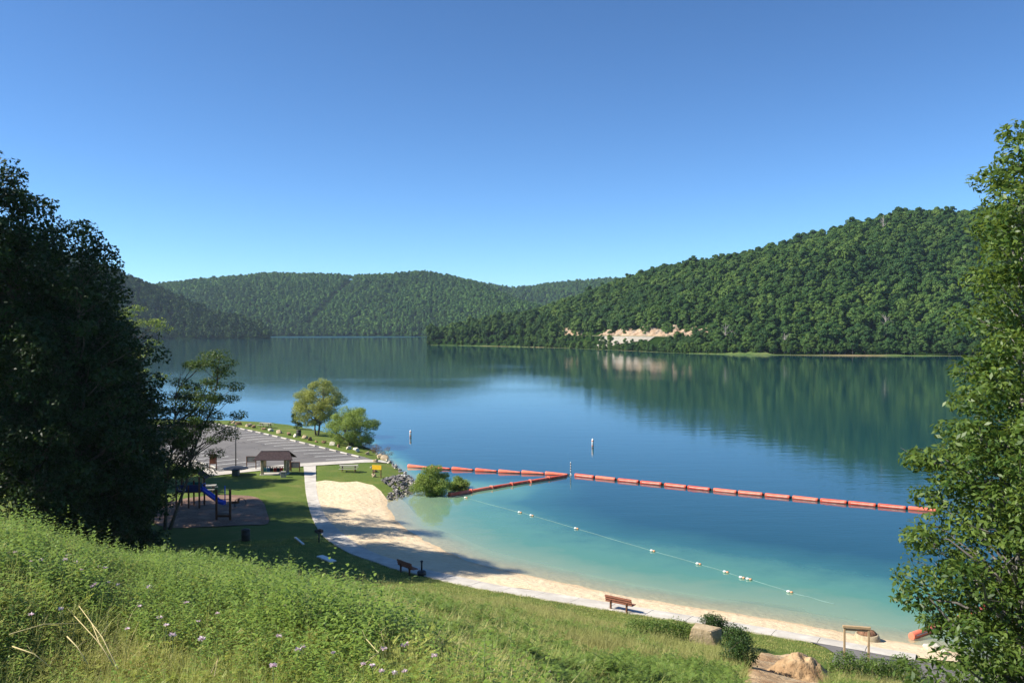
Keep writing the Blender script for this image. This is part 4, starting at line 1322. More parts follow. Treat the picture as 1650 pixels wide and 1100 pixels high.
for k, (px, py, s, c, lab) in enumerate(((604, 739, .8, 'tan', 'tan boulder on the lawn behind the yellow sign, topmost'), (604, 757, .7, 'brown', 'brownish boulder under the yellow sign, between its posts'), (602, 765, .75, 'tan', 'tan boulder at the foot of the yellow sign'),
                                         (598, 751, .5, 'pale', 'small pale stone left of the yellow sign panel'))):
    p = W(px, py, .8)
    me = rock_mesh(140 + k, (s, s * .9, s * .8))
    tag(obj('boulder', me, M['rock_' + c], None, (p.x, p.y + .4, hz(p.x, p.y) + s * .2), (0, 0, k)), lab, 'boulder', 'boulders near the yellow sign')

# ---- riprap: stones heaped where the beach meets the lake, each a part of the heap
riprap = empty('riprap', (W(642, 780, .4).x, W(642, 780, .4).y, 0), 0, 'heap of broken grey rock between the beach and the lake bush', 'rock heap')
stone_me = []
for k in range(9):
    me = rock_mesh(200 + k, (1.0, .62, .5), 9)
    me.name = 'stone'; me.materials.append(M['rock_rip'] if k % 4 else M['rock_pale'] if k == 4 else M['rock_grey']); stone_me.append(me)
RP = [P2(px, py, .4) for px, py in ((612, 777), (630, 770), (650, 762), (662, 765), (674, 776), (668, 788), (648, 795), (628, 799), (622, 795), (634, 786))]
rr_ = random.Random(8)
cnt = 0
xs_, ys_ = [p[0] for p in RP], [p[1] for p in RP]
while cnt < 290:
    X_, Y_ = rr_.uniform(min(xs_), max(xs_)), rr_.uniform(min(ys_), max(ys_))
    s_ = float(sdf(np.array([X_]), np.array([Y_]), RP)[0])
    if s_ < 0: continue
    sc_ = rr_.uniform(.28, .72)
    z_ = hz(X_, Y_) + min(.55, s_ * .45) * rr_.random() + .08
    o = obj('stone', stone_me[rr_.randrange(9)], None, riprap, Vector((X_, Y_, z_)) - riprap.location, (rr_.uniform(0, 6), rr_.uniform(-.6, .6), rr_.uniform(0, 6)))
    o.scale = (sc_,) * 3; cnt += 1
rim_ = empty('shore_stones', (W(630, 750, .2).x, W(630, 750, .2).y, 0), 0, 'line of pale stones edging the lawn shore beyond the yellow sign', 'stone edging')
k = 0
for i in range(len(SHORE) - 1):
    a, b = Vector(SHORE[i]), Vector(SHORE[i + 1])
    if not (95 < a.y < 122 and -20 < a.x < -11): continue
    n_ = max(1, int((b - a).length / .5))
    for j in range(n_):
        p = a.lerp(b, (j + rr_.random() * .6) / n_)
        off = rr_.uniform(-.9, .3)
        t = (b - a).normalized(); p = p + Vector((-t.y, t.x)) * off
        o = obj('stone', stone_me[(4, 0, 8, 1)[k % 4]], None, rim_, Vector((p.x, p.y, hz(p.x, p.y) + .08)) - rim_.location, (rr_.uniform(0, 6), 0, rr_.uniform(0, 6)))
        o.scale = (rr_.uniform(.35, .75),) * 3; k += 1
p = W(651, 767, .6)
tag(obj('driftwood', MB().box((0, 0, .06), (.75, .22, .14), bev=.04).mesh('driftwood'), M['white'], None, (p.x, p.y, hz(p.x, p.y) + .42), (.05, .08, -.1)), 'short white plank lying on top of the grey rock heap', 'plank')

# ---- benches
def bench(name, loc, rz, label, w=1.75):
    e = empty(name, loc, rz, label, 'bench')
    for z in (.50, .64, .78):
        MB().box((0, -.16 - (z - .5) * .25, z), (w, .04, .125), Matrix.Rotation(-.2, 3, 'X'), .01).build('back_slat', M['wood_red'], e)
    for y_ in (-.05, .10, .25):
        MB().box((0, y_, .43), (w, .13, .045), None, .01).build('seat_slat', M['wood_red'], e)
    for s in (-1, 1):
        mb = MB()
        mb.box((s * w * .3, -.16, .2), (.09, .09, .7))
        mb.box((s * w * .3, .08, .385), (.06, .5, .045))
        mb.box((s * w * .3, -.185, .62), (.06, .05, .42), Matrix.Rotation(-.2, 3, 'X'))
        mb.build('leg', M['wood_brown'], e)
    return e
def facing(px0, py0, px1, py1, z):
    a, b = W(px0, py0, z), W(px1, py1, z); return math.atan2(b.y - a.y, b.x - a.x)
p = W(999, 981.5, .65)
b1 = bench('park_bench', (p.x, p.y, hz(p.x, p.y)), facing(978, 978, 1020, 987, .65), 'red-brown slatted bench in full sun facing the beach')
tag(obj('bench_footing', MB().box((0, 0, .02), (.5, .35, .08), bev=.02).mesh('bench_footing'), M['concrete'], b1, (-.55, -.2, .0)))
p = W(656, 919, .8)
bench('park_bench', (p.x, p.y, hz(p.x, p.y)), facing(640, 912, 672, 924, .8), 'dark bench in the shade of the trees beside the footpath')

# ---- pedestal grills
def grill(loc, rz, label):
    e = empty('pedestal_grill', loc, rz, label, 'grill')
    MB().tube([(0, 0, -.2), (0, 0, .75)], .055, 10).build('post', M['steel_dark'], e)
    mb = MB().box((0, 0, .78), (.5, .42, .03)).box((0, .2, .88), (.5, .03, .2)).box((-.24, 0, .88), (.03, .42, .2)).box((.24, 0, .88), (.03, .42, .2))
    mb.build('fire_box', M['steel_dark'], e)
    mb = MB()
    for k in range(7): mb.tube([(-.2 + k * .066, -.24, .93), (-.2 + k * .066, .18, .93)], .008, 5)
    mb.tube([(-.22, -.24, .93), (.22, -.24, .93)], .008, 5)
    mb.build('grate', M['steel_dark'], e)
    return e
p = W(514, 871, .85); grill((p.x, p.y, hz(p.x, p.y)), .7, 'dark pedestal grill in the shade at the bend of the footpath')
p = W(679.5, 921, .8)
e = empty('drinking_fountain', (p.x, p.y, hz(p.x, p.y)), 0, 'dark post with a round base right of the shaded bench', 'post')
MB().lathe((0, 0, 0), [(.30, -.1), (.30, .22), (.24, .3), (.1, .32)], 14).build('base', M['steel_dark'], e)
MB().tube([(0, 0, .3), (0, 0, .85)], .06, 10).build('post', M['steel_dark'], e)
MB().lathe((0, 0, .85), [(.06, 0), (.1, .03), (.1, .1), (.03, .14)], 12).build('cap', M['steel_dark'], e)

# ---- concrete strips in the shaded grass
for (a, b, c, d, w_, lab) in ((476, 864.5, 489, 875.5, .16, 'thin pale board lying in the shaded grass near the grill'), (515, 894, 537, 903, .5, 'narrow pale concrete slab in the shaded grass below the footpath')):
    A_, B_ = W(a, b, .9), W(c, d, .9)
    m_ = (A_ + B_) / 2
    L_ = (B_ - A_).length
    tag(obj('concrete_strip', MB().box((0, 0, .02), (L_, w_, .1), bev=.015).mesh('concrete_strip'), M['white'], None, (m_.x, m_.y, hz(m_.x, m_.y) + .05), (0, 0, math.atan2(B_.y - A_.y, B_.x - A_.x))), lab, 'slab')

# ---- litter bins
def barrel(px, py, r, h, mat, label, z=.9):
    p = W(px, py, z)
    e = empty('litter_bin', (p.x, p.y, hz(p.x, p.y)), 0, label, 'bin')
    MB().lathe((0, 0, 0), [(r * .9, -.05), (r * .95, 0), (r, h * .5), (r, h * .92)], 16).build('drum', mat, e)
    mb = MB()
    for zz in (.18, .5, .82): mb.lathe((0, 0, h * zz), [(r * .99, 0), (r * 1.05, .015), (r * 1.05, .045), (r * .99, .06)], 16)
    mb.build('hoop', mat, e)
    MB().lathe((0, 0, h * .92), [(r * 1.06, 0), (r * 1.06, .05), (r * .6, .12), (.05, .14)], 16).build('lid', mat, e)
barrel(396, 871, .32, .85, M['bin_dark'], 'dark litter bin standing alone in the shade below the playground')
barrel(481.5, 700, .36, .9, M['bin_dark'], 'dark barrel on the grass verge between lot and lake')
p = W(456.5, 769, .9)
e = empty('storage_box', (p.x, p.y, hz(p.x, p.y)), .1, 'small grey box at the right front corner of the shelter', 'box')
MB().box((0, 0, .28), (.5, .45, .6), bev=.02).build('body', M['bin_grey'], e)
MB().box((0, 0, .61), (.56, .5, .06), bev=.015).build('lid', M['bin_grey'], e)

# ---- picnic tables
def picnic(loc, rz, label, mat, w=1.9):
    e = empty('picnic_table', loc, rz, label, 'picnic table')
    for k in range(4): MB().box((0, -.3 + k * .2, .74), (w, .185, .04), bev=.008).build('top_plank', mat, e)
    for s in (-1, 1):
        MB().box((0, s * .72, .44), (w, .26, .04), bev=.008).build('bench_plank', mat, e)
    for s in (-1, 1):
        mb = MB().box((s * w * .34, -.34, .36), (.06, .08, .8), Matrix.Rotation(-.35, 3, 'X')).box((s * w * .34, .34, .36), (.06, .08, .8), Matrix.Rotation(.35, 3, 'X'))
        mb.box((s * w * .34, 0, .4), (.05, 1.6, .07)).box((s * w * .34, 0, .69), (.05, .8, .06))
        mb.build('leg_frame', M['wood_brown'], e)
    return e
p = W(562, 756, .9); picnic((p.x, p.y, hz(p.x, p.y)), .08, 'weathered picnic table on the lawn above the beach', M['wood_grey'], 2.1)
p = W(428, 686.5, .9); picnic((p.x, p.y, hz(p.x, p.y)), -.35, 'pale picnic table on the grass verge past the parking lot', M['wood_grey'], 2.2)
p = W(334, 794, .9); picnic((p.x, p.y, hz(p.x, p.y)), .1, 'pale picnic table behind the blue slide', M['wood_grey'], 1.7)

# ---- round dark table and the lamp post behind it
p = W(380, 765, .95)
e = empty('round_table', (p.x, p.y, hz(p.x, p.y)), 0, 'wide dark round table on a square pedestal below the lamp post', 'table')
MB().lathe((0, 0, 0), [(1.35, .72), (1.4, .76), (1.38, .80), (.5, .98), (.06, 1.02)], 8, False).build('table_top', M['steel_dark'], e)
MB().box((0, 0, .36), (.68, .68, .78), bev=.03).build('pedestal', M['panel_grey'], e)
p = W(380, 757, .95)
e = empty('lamp_post', (p.x, p.y, hz(p.x, p.y)), 0, 'tall thin dark lamp post at the corner of the parking lot', 'lamp post')
MB().tube([(0, 0, -.2), (0, 0, 2.6), (0, 0, 5.1)], [.075, .06, .05], 10).build('pole', M['steel_dark'], e)
MB().lathe((0, 0, 0), [(.16, -.05), (.16, .12), (.09, .2)], 12).build('base', M['steel_dark'], e)
MB().box((0, -.28, 5.1), (.22, .7, .1), bev=.03).build('lamp_head', M['steel_dark'], e)

# ---- notice boards
def board(px, py, w, h, label, z=.95, roofed=False, pm=None, panel=None, rz=.0):
    p = W(px, py, z)
    e = empty('notice_board', (p.x, p.y, hz(p.x, p.y)), rz, label, 'notice board')
    for s in (-1, 1): MB().box((s * w / 2, 0, h / 2 - .1), (.09, .09, h + .2), bev=.01).build('post', pm or M['wood_brown'], e)
    pn = MB().box((0, 0, h - .34), (w - .09, .05, .6), bev=.006).build('panel', panel or M['panel_grey'], e)
    for s in (-1, 1): MB().box((0, 0, h - .34 + s * .31), (w - .092, .07, .05)).build('rail', pm or M['wood_brown'], e)
    return e
board(405, 755.5, 1.05, 1.5, 'two-post notice board with grey panel left of the shelter')
board(476, 758.5, .95, 1.05, 'low notice board with grey panel right of the shelter')
e = board(343.5, 755, .72, 1.75, 'tall reddish notice board under a tilted roof beside the forked locust', pm=M['wood_red'], panel=M['wood_red'], rz=.1)
MB().box((.1, 0, 1.95), (2.0, .8, .06), rot3(0, -.28, 0)).build('roof', M['shingle'], e)
MB().box((0, -.04, .85), (.6, .04, .5)).build('lower_panel', M['wood_red'], e)
p = W(467.5, 757, .95)
e = empty('bollard_post', (p.x, p.y, hz(p.x, p.y)), 0, 'short brown post with a block top between shelter and low board', 'post')
MB().box((0, 0, .5), (.14, .14, 1.1), bev=.01).build('post', M['wood_brown'], e)
MB().box((0, 0, 1.12), (.24, .24, .26), bev=.02).build('cap', M['wood_brown'], e)
# yellow sign with its posts
p = W(607.5, 764, .85)
e = empty('warning_sign', (p.x, p.y, hz(p.x, p.y)), -.30, 'bright yellow sign on two dark posts by the beach lawn', 'sign')
for s in (-1, 1): MB().box((s * .48, 0, .62), (.09, .09, 1.35), bev=.01).build('post', M['wood_brown'], e)
sg = MB().box((0, -.07, 1.12), (1.12, .04, .5), bev=.008).build('sign_panel', M['yellow'], e)

# ---- picnic shelter with life jackets on its rail
p = W(443, 763, .95)
SH = Vector((p.x, p.y, hz(p.x, p.y)))
sh = empty('picnic_shelter', SH, .06, 'small open shelter with brown gabled roof and stout tan pillars', 'shelter')
for sx in (-1.25, 1.25):
    for sy in (-.55, .75):
        MB().box((sx, sy, .85), (.30, .30, 1.9), bev=.03).build('pillar', M['stone_pillar'], sh)
for s in (-1, 1):
    n_ = 6
    for k in range(n_):
        f0, f1 = k / n_, (k + 1.25) / n_
        y0, y1 = s * 1.2 * (1 - f0), s * 1.2 * max(0, 1 - f1)
        z0, z1 = 1.66 + f0 * .80, 1.66 + min(1, f1) * .80 + .02
        x0, x1 = 2.15 - .62 * f0, 2.15 - .62 * min(1, f1)
        mb = MB(); P_ = []
        for dz in (.05, 0):
            P_ += [(-x0, .1 + y0, z0 + dz), (x0, .1 + y0, z0 + dz), (x1, .1 + y1, z1 + dz), (-x1, .1 + y1, z1 + dz)]
        mb.add(P_, [(0, 1, 2, 3), (7, 6, 5, 4), (0, 4, 5, 1), (1, 5, 6, 2), (2, 6, 7, 3), (3, 7, 4, 0)] if s < 0 else [(3, 2, 1, 0), (4, 5, 6, 7), (1, 5, 4, 0), (2, 6, 5, 1), (3, 7, 6, 2), (0, 4, 7, 3)])
        mb.build('roof_course', M['shingle'], sh)
MB().box((0, .1, 2.52), (3.06, .16, .05)).build('ridge_cap', M['shingle'], sh)
for sx in (-1.5, 1.45):
    mb = MB(); mb.add([(sx, -.85, 1.74), (sx, 1.05, 1.74), (sx, .1, 2.40), (sx + .05, -.85, 1.74), (sx + .05, 1.05, 1.74), (sx + .05, .1, 2.40)], [(0, 2, 1), (3, 4, 5), (0, 1, 4, 3), (1, 2, 5, 4), (2, 0, 3, 5)])
    mb.build('gable', M['wood_tan'], sh)
for sy in (-.55, .75): MB().box((0, sy, 1.72), (3.1, .14, .14)).build('beam', M['wood_brown'], sh)
MB().box((0, -.55, .92), (2.3, .07, .07)).build('rail', M['wood_brown'], sh)
MB().box((0, .1, .03), (3.0, 1.8, .08)).build('floor_slab', M['concrete'], sh)
def jacket(dx, mat, lab, s=1.0):
    e = empty('life_jacket', SH + Vector((dx, -.62, .36)), .06, lab, 'life jacket')
    for q in (-1, 1):
        mb = MB(); mb.box((q * .09, 0, .2), (.16, .09, .44), bev=.035); mb.box((q * .11, 0, .46), (.09, .08, .14), bev=.025)
        mb.build('float_panel', mat, e)
    MB().box((0, .05, .22), (.34, .05, .42), bev=.02).build('back_panel', mat, e)
    MB().box((0, -.052, .18), (.36, .012, .035)).build('strap', M['rubber'], e)
for dx, mt, lab in ((-.92, 'jacket_teal', 'teal life jacket hanging at the left end of the shelter rail'), (-.55, 'jacket_blue', 'blue life jacket second from the left on the shelter rail'), (-.2, 'jacket_dark', 'dark life jacket in the middle of the shelter rail'),
                    (.18, 'red', 'red life jacket right of the dark one on the shelter rail'), (.52, 'jacket_dark', 'dark life jacket second from the right on the shelter rail'), (.88, 'red', 'red life jacket at the right end of the shelter rail')):
    jacket(dx, M[mt], lab)

# ---- playground
p = W(308, 816, .95)
PG = Vector((p.x, p.y, hz(p.x, p.y)))
pg = empty('play_structure', PG, 0, 'wooden play tower with tilted roof and blue slide on the mulch', 'play structure')
for sx in (-1.1, .0, .95):
    for sy in (-.6, .7):
        MB().box((sx, sy, 1.35 if sx else 1.1), (.13, .13, 2.9 if sx else 2.4), bev=.015).build('post', M['wood_brown'], pg)
for k in range(6): MB().box((-.08, -.5 + k * .23, 1.42), (2.1, .21, .05)).build('deck_plank', M['wood_brown'], pg)
gp = MB().box((-.55, -.68, 1.8), (1.0, .05, .62), bev=.01).build('guard_panel', M['navy'], pg)
for k in range(5): MB().box((-.88 + k * .16, -.712, 1.72), (.05, .012, .2)).build('slot', M['white'], gp)
MB().box((.48, -.68, 1.8), (.8, .05, .62), bev=.01).build('guard_panel', M['navy'], pg)
MB().box((-.1, .78, 1.8), (2.0, .05, .62), bev=.01).build('guard_panel', M['teal'], pg)
MB().box((-.1, -.66, 2.25), (.5, .05, .3), bev=.01).build('window_panel', M['teal'], pg)
# tilted roof over the slide end, flat roof over the other
rf = MB().box((.95, .05, 3.02), (1.35, 1.5, .07), rot3(0, .62, 0)).build('roof', M['shingle'], pg)
MB().box((.42, .05, 3.02), (1.15, 1.4, .06), rot3(0, -.62, 0)).build('roof', M['roof_yellow'], pg)
MB().box((-1.0, .05, 2.98), (1.2, 1.4, .08), rot3(0, -.05, 0)).build('roof', M['panel_grey'], pg)
MB().box((1.22, -.55, 2.55), (.09, .09, .7)).build('brace', M['wood_tan'], pg)
# slide trough
V, Fc = [], []
N_ = 12
for k in range(N_ + 1):
    t = k / N_
    xx = .95 + 2.15 * t
    zz = 1.5 - 1.25 * (t * 1.08 if t < .8 else .864 + (t - .8) * .3) / .924
    for (yy, dz) in ((-.36, .26), (-.30, .26), (-.26, .02), (.26, .02), (.30, .26), (.36, .26), (.34, -.03), (-.34, -.03)):
        V.append((xx, yy - .25 * t, zz + dz + .06))
for k in range(N_):
    for j in range(8):
        a, b = k * 8 + j, k * 8 + (j + 1) % 8
        Fc.append((a, a + 8, b + 8, b))
mb = MB(); mb.add(V, Fc, True); mb.build('slide', M['slide_blue'], pg)
MB().tube([(1.15, -.4, 1.45), (1.15, -.4, 2.1), (1.15, .4, 2.1), (1.15, .4, 1.45)], .03, 8).build('slide_hood', M['slide_blue'], pg)
for k in range(4): MB().box((-1.45 - k * .14, 0, 1.15 - k * .3), (.2, .9, .05)).build('step', M['wood_brown'], pg)
MB().tube([(2.75, .9, 0), (2.75, .9, 1.75)], .05, 8).build('fire_pole', M['slide_blue'], pg)
# timber climbing frame in front: two stout posts, rungs between
a_, b_ = W(349, 838, .9), W(371, 838, .9)
m_ = (a_ + b_) / 2
cf = empty('timber_climber', (m_.x, m_.y, hz(m_.x, m_.y)), 0, 'two stout timber posts with cross bars in front of the slide', 'climbing frame')
for s in (-1, 1): MB().box((s * .57, 0, 1.2), (.17, .17, 2.8), bev=.02).build('post', M['wood_brown'], cf)
for z_ in (.55, 1.75, 2.15): MB().tube([(-.57, 0, z_), (.57, 0, z_)], .028, 8).build('rung', M['steel_dark'], cf)
MB().box((0, 0, .35), (1.0, .05, .18)).build('board', M['wood_brown'], cf)
p = W(387, 815, .95)
hp = empty('climbing_arch', (p.x, p.y, hz(p.x, p.y)), .4, 'low arched metal bar at the right edge of the mulch', 'play arch')
MB().tube([(-.5, 0, -.1)] + [(-.5 * math.cos(w), 0, .35 + .4 * math.sin(w)) for w in np.linspace(0, math.pi, 12)] + [(.5, 0, -.1)], .025, 8).build('bar', M['steel_dark'], hp)
p = W(379, 816, .95)
sp = empty('spring_rider', (p.x, p.y, hz(p.x, p.y)), .3, 'dark spring rider beside the end of the slide', 'spring rider')
MB().tube([(.09 * math.cos(w), .09 * math.sin(w), w * .012 - .05) for w in np.linspace(0, 28, 60)], .014, 6).build('spring', M['steel_dark'], sp)
MB().box((0, 0, .42), (.7, .16, .2), bev=.06).build('seat', M['wood_brown'], sp)
MB().box((.3, 0, .62), (.16, .12, .34), rot3(0, .3, 0), .04).build('head', M['wood_brown'], sp)
MB().tube([(.18, -.2, .62), (.18, .2, .62)], .018, 6).build('handle', M['steel_dark'], sp)

# ---- block of stone, earth mound, timber frame, drain ring
def stone_block():
    x_, y_, z_ = hit(1136, 1038, 0.0)
    mb = MB()
    P = [(-.85, -.35, -.7), (.72, -.42, -.75), (.85, .45, -.7), (-.7, .5, -.7), (-.68, -.30, .52), (.22, -.36, .40), (.86, .42, .36), (-.40, .46, .56), (.30, -.40, .05), (-.80, -.38, .12)]
    import bmesh
    bm = bmesh.new()
    for q in P: bm.verts.new(q)
    bmesh.ops.convex_hull(bm, input=bm.verts)
    bmesh.ops.delete(bm, geom=[v for v in bm.verts if not v.link_faces], context='VERTS')
    bmesh.ops.bevel(bm, geom=bm.edges[:], offset=.03, segments=2, affect='EDGES')
    me = bpy.data.meshes.new('stone_block'); bm.to_mesh(me); bm.free()
    tag(obj('stone_block', me, M['rock_block'], None, (x_, y_, z_ + .38), (0, 0, -.12)), 'large squared block of tan stone half sunk in the slope grass', 'stone')
stone_block()
def mound():
    x_, y_, _z = hit(1293, 1092, 0.0)
    n = 34
    g_ = np.linspace(-1, 1, n + 1); GX, GY = np.meshgrid(g_ * 1.5 + x_, g_ * 1.1 + y_); HZ = height(GX, GY) - hz(x_, y_)
    V, q = [], []
    for j in range(n + 1):
        for i in range(n + 1):
            u, v = i / n * 2 - 1, j / n * 2 - 1
            X_, Y_ = u * 1.5, v * 1.1
            r = math.hypot(u, v)
            e_ = min(1, max(0, (1.02 - r) / .75)); hh = e_ * e_ * (3 - 2 * e_) * .72
            hh *= .55 + .9 * float(fbm(X_ * 1.3 + 5, Y_ * 1.3, 3, 3))
            hh += (float(vnoise(X_ * 5, Y_ * 5, 2)) - .5) * .22 * (hh > .05) + (float(vnoise(X_ * 11, Y_ * 11, 4)) - .5) * .10 * (hh > .05)
            V.append((X_, Y_, float(HZ[j, i]) + hh - (.12 if r > .97 else 0)))
    for j in range(n):
        for i in range(n): q.append((j * (n + 1) + i, j * (n + 1) + i + 1, (j + 1) * (n + 1) + i + 1, (j + 1) * (n + 1) + i))
    tag(obj('earth_mound', np_mesh('earth_mound', V, q, None, False), M['dirt'], None, (x_, y_, hz(x_, y_) + .06)), 'heap of loose tan earth beside the bare patch on the slope', 'earth heap')
mound()
a_, b_ = W(1361, 1074, .6), W(1397, 1076, .6)
p = W(1380, 1068, .6)
fr = empty('sign_stand', (p.x, p.y, hz(p.x, p.y)), -.22, 'empty wooden sign frame of two posts and a top beam on the drive', 'wooden frame')
for s in (-1, 1): MB().box((s * .56, 0, .75), (.10, .10, 1.75), bev=.01).build('post', M['wood_tan'], fr)
MB().box((0, -.002, 1.60), (1.30, .14, .12), bev=.01).build('top_beam', M['wood_tan'], fr)
MB().box((0, .003, 1.46), (1.02, .05, .09)).build('lower_rail', M['wood_tan'], fr)
p = W(1397, 1026, .25)
dr_ = empty('drain_riser', (p.x, p.y, hz(p.x, p.y) - .1), 0, 'round concrete riser with a rusty domed grate at the water edge', 'drain')
MB().lathe((0, 0, 0), [(.72, -.1), (.70, .1), (.60, .42), (.52, .45), (.50, .40)], 20).build('ring', M['stone_pillar'], dr_)
mb = MB().lathe((0, 0, .42), [(.5, 0), (.48, .08), (.34, .17), (.12, .2)], 18)
mb.build('grate', M['rust'], dr_)
for k in range(8):
    w = k * math.pi / 4
    MB().tube([(.5 * math.cos(w), .5 * math.sin(w), .47), (.34 * math.cos(w), .34 * math.sin(w), .61), (.05 * math.cos(w), .05 * math.sin(w), .64)], .018, 5).build('grate_bar', M['rust'], dr_)
for k, (px, py, s, lab) in enumerate(((1500, 1041, .7, 'pale angular stone on the shore left of the ash trunk'), (1522, 1052, .5, 'smaller pale stone next to the shore stone by the ash'))):
    p = W(px, py, .2)
    tag(obj('shore_rock', rock_mesh(300 + k, (s * 1.3, s, s * .7)), M['rock_pale'], None, (p.x, p.y, hz(p.x, p.y) + .12), (0, 0, k)), lab, 'rock')

# ---- orange boom floats
def boom_mesh(L, r0, r1):
    mb = MB()
    n = 14
    mb.tube([(-L / 2, 0, 0), (-L / 2 + .06, 0, 0), (L / 2 - .06, 0, 0), (L / 2, 0, 0)], [r0 * .9, r0, r1, r1 * .9], n)
    return mb.mesh('float_body')
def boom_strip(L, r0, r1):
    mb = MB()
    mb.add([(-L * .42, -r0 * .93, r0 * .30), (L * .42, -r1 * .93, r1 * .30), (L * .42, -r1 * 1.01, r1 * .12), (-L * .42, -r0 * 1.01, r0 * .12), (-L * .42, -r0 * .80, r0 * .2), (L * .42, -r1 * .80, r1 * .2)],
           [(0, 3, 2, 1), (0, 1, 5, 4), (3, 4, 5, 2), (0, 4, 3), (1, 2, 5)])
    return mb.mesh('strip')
def boom_row(A_, B_, n, r0, r1, labels, group, strip, gap=.28, collar=False):
    A_, B_ = Vector(A_), Vector(B_)
    d = (B_ - A_) / n
    L = d.length - gap
    body, st = boom_mesh(L, r0, r1), boom_strip(L, r0, r1)
    body.materials.append(M['boom']); st.materials.append(M['boom_strip'])
    mb = MB(); mb.box((L / 2 + gap / 2, 0, 0), (gap + .1, .05, r1 * 1.1)); cm = mb.mesh('connector'); cm.materials.append(M['rubber'])
    mb = MB(); mb.box((-L / 2, 0, -.02), (.16, r0 * 2.5, r0 * 2.7), bev=.03); km = mb.mesh('end_plate'); km.materials.append(M['boom'])
    jr = random.Random(40 + n)
    for k in range(n):
        c = A_ + d * (k + .5)
        sag = math.sin(math.pi * (k + .5) / n) * .035 * (B_ - A_).length * (1 if n > 6 else .3)
        c.x += jr.uniform(-.06, .06); c.y += jr.uniform(-.10, .10) - sag * .5
        e = empty('boom_float', (c.x, c.y, .10), math.atan2(d.y, d.x) + jr.uniform(-.035, .035) - .035 * math.cos(math.pi * (k + .5) / n) * (1 if n > 6 else .3), labels(k), 'boom float', group)
        e.rotation_euler[0] = jr.uniform(-.12, .12); e.rotation_euler[1] = jr.uniform(-.008, .008)
        obj('float_body', body, None, e)
        if strip and (k % 3 != 1 or jr.random() < .4): obj('strip', st, None, e)
        obj('connector', cm, None, e)
        if collar: obj('end_plate', km, None, e)
P0 = W(917, 763.5, .15)
boom_row(W(656, 750, .15), P0, 7, .26, .11, lambda k: f'orange boom float in the far left row, {ORD[k]} from the rocky shore', 'far left boom row', False)
boom_row(W(724, 796, .15), P0 + Vector((-.4, -.7, 0)), 6, .19, .19, lambda k: f'red boom float in the slanting row, {ORD[k]} from the lake bush', 'slanting boom row', False, .06, True)
boom_row(W(924, 764, .15), W(1512, 822, .15), 14, .205, .205, lambda k: f'orange boom float in the long row, {ORD[k]} from the striped pole', 'long boom row', True)
boom_row(W(1468, 1024, .15), W(1652, 952, .15), 5, .21, .21, lambda k: f'red boom float behind the ash tree, {ORD[k]} from the beach', 'boom row behind the ash', True)

# ---- marker buoys and striped pole
def buoy(px, py, h, label):
    p = W(px, py, 0)
    e = empty('marker_buoy', (p.x, p.y, 0), .3, label, 'buoy')
    MB().lathe((0, 0, 0), [(.15, -.3), (.15, h * .9), (.10, h)], 14).build('body', M['white'], e)
    for z_ in (.12, h * .72): MB().lathe((0, 0, z_), [(.153, 0), (.156, .01), (.156, .1), (.153, .11)], 14).build('band', M['buoy_orange'], e)
    MB().lathe((0, 0, h), [(.08, 0), (.08, .05), (.02, .08)], 10).build('cap', M['white'], e)
buoy(661.5, 704, 1.05, 'white marker buoy with orange bands beyond the left boom')
buoy(955, 720, 1.15, 'white marker buoy in the open water beyond the striped pole')
p = W(919.5, 765, 0)
e = empty('striped_pole', (p.x, p.y, 0), 0, 'thin white and dark striped pole where the booms meet', 'marker pole')
for k in range(12):
    MB().lathe((0, 0, -.3 + k * .15), [(.055, 0), (.055, .15)], 10).build('band', M['white'] if k % 2 else M['wood_brown'], e)
MB().lathe((0, 0, 0), [(.05, -.4), (.18, -.2), (.18, .06), (.06, .12)], 12).build('float_collar', M['white'], e)

# ---- swim line
line = [(722, 797), (751, 802), (800, 815), (838, 825), (857, 830), (929, 851), (990, 869), (1052, 887), (1126, 908), (1170, 921), (1196, 930), (1207, 932), (1273, 953), (1310, 963), (1345, 973)]
pts = []
for px, py in line: q = W(px, py, .02); pts.append((q.x, q.y))
sl = smooth_line(pts, 6)
tag(obj('swim_line', MB().tube([(a, b, .015 + .01 * math.sin(i)) for i, (a, b) in enumerate(sl)], .012, 6).mesh('swim_line'), M['rope']), 'pale floating rope closing off the swimming water', 'rope')
fl = [(751, 801.5), (838, 825), (857, 830), (929, 851), (1052, 887), (1126, 908), (1170, 921), (1196, 930), (1207, 932.5), (1273, 953)]
for k, (px, py) in enumerate(fl):
    q = W(px, py, .05)
    e = empty('rope_float', (q.x, q.y, .05), -.5, f'small white and orange float on the swim line, {ORD[k]} from the slanting boom', 'float', 'floats on the swim line')
    e.scale = (.75, .75, .75)
    prof = [(.03, -.17), (.08, -.12), (.11, -.05), (.11, .05), (.08, .12), (.03, .17)]
    mb = MB(); mb.lathe((0, 0, 0), prof, 12)
    o = mb.build('white_half', M['white'], e, (-.13, 0, .02), (0, math.pi / 2, 0))
    mb = MB(); mb.lathe((0, 0, 0), [(r * .85, z_ * .8) for r, z_ in prof], 12)
    mb.build('orange_half', M['float_orange'], e, (.12, 0, 0), (0, math.pi / 2, 0))

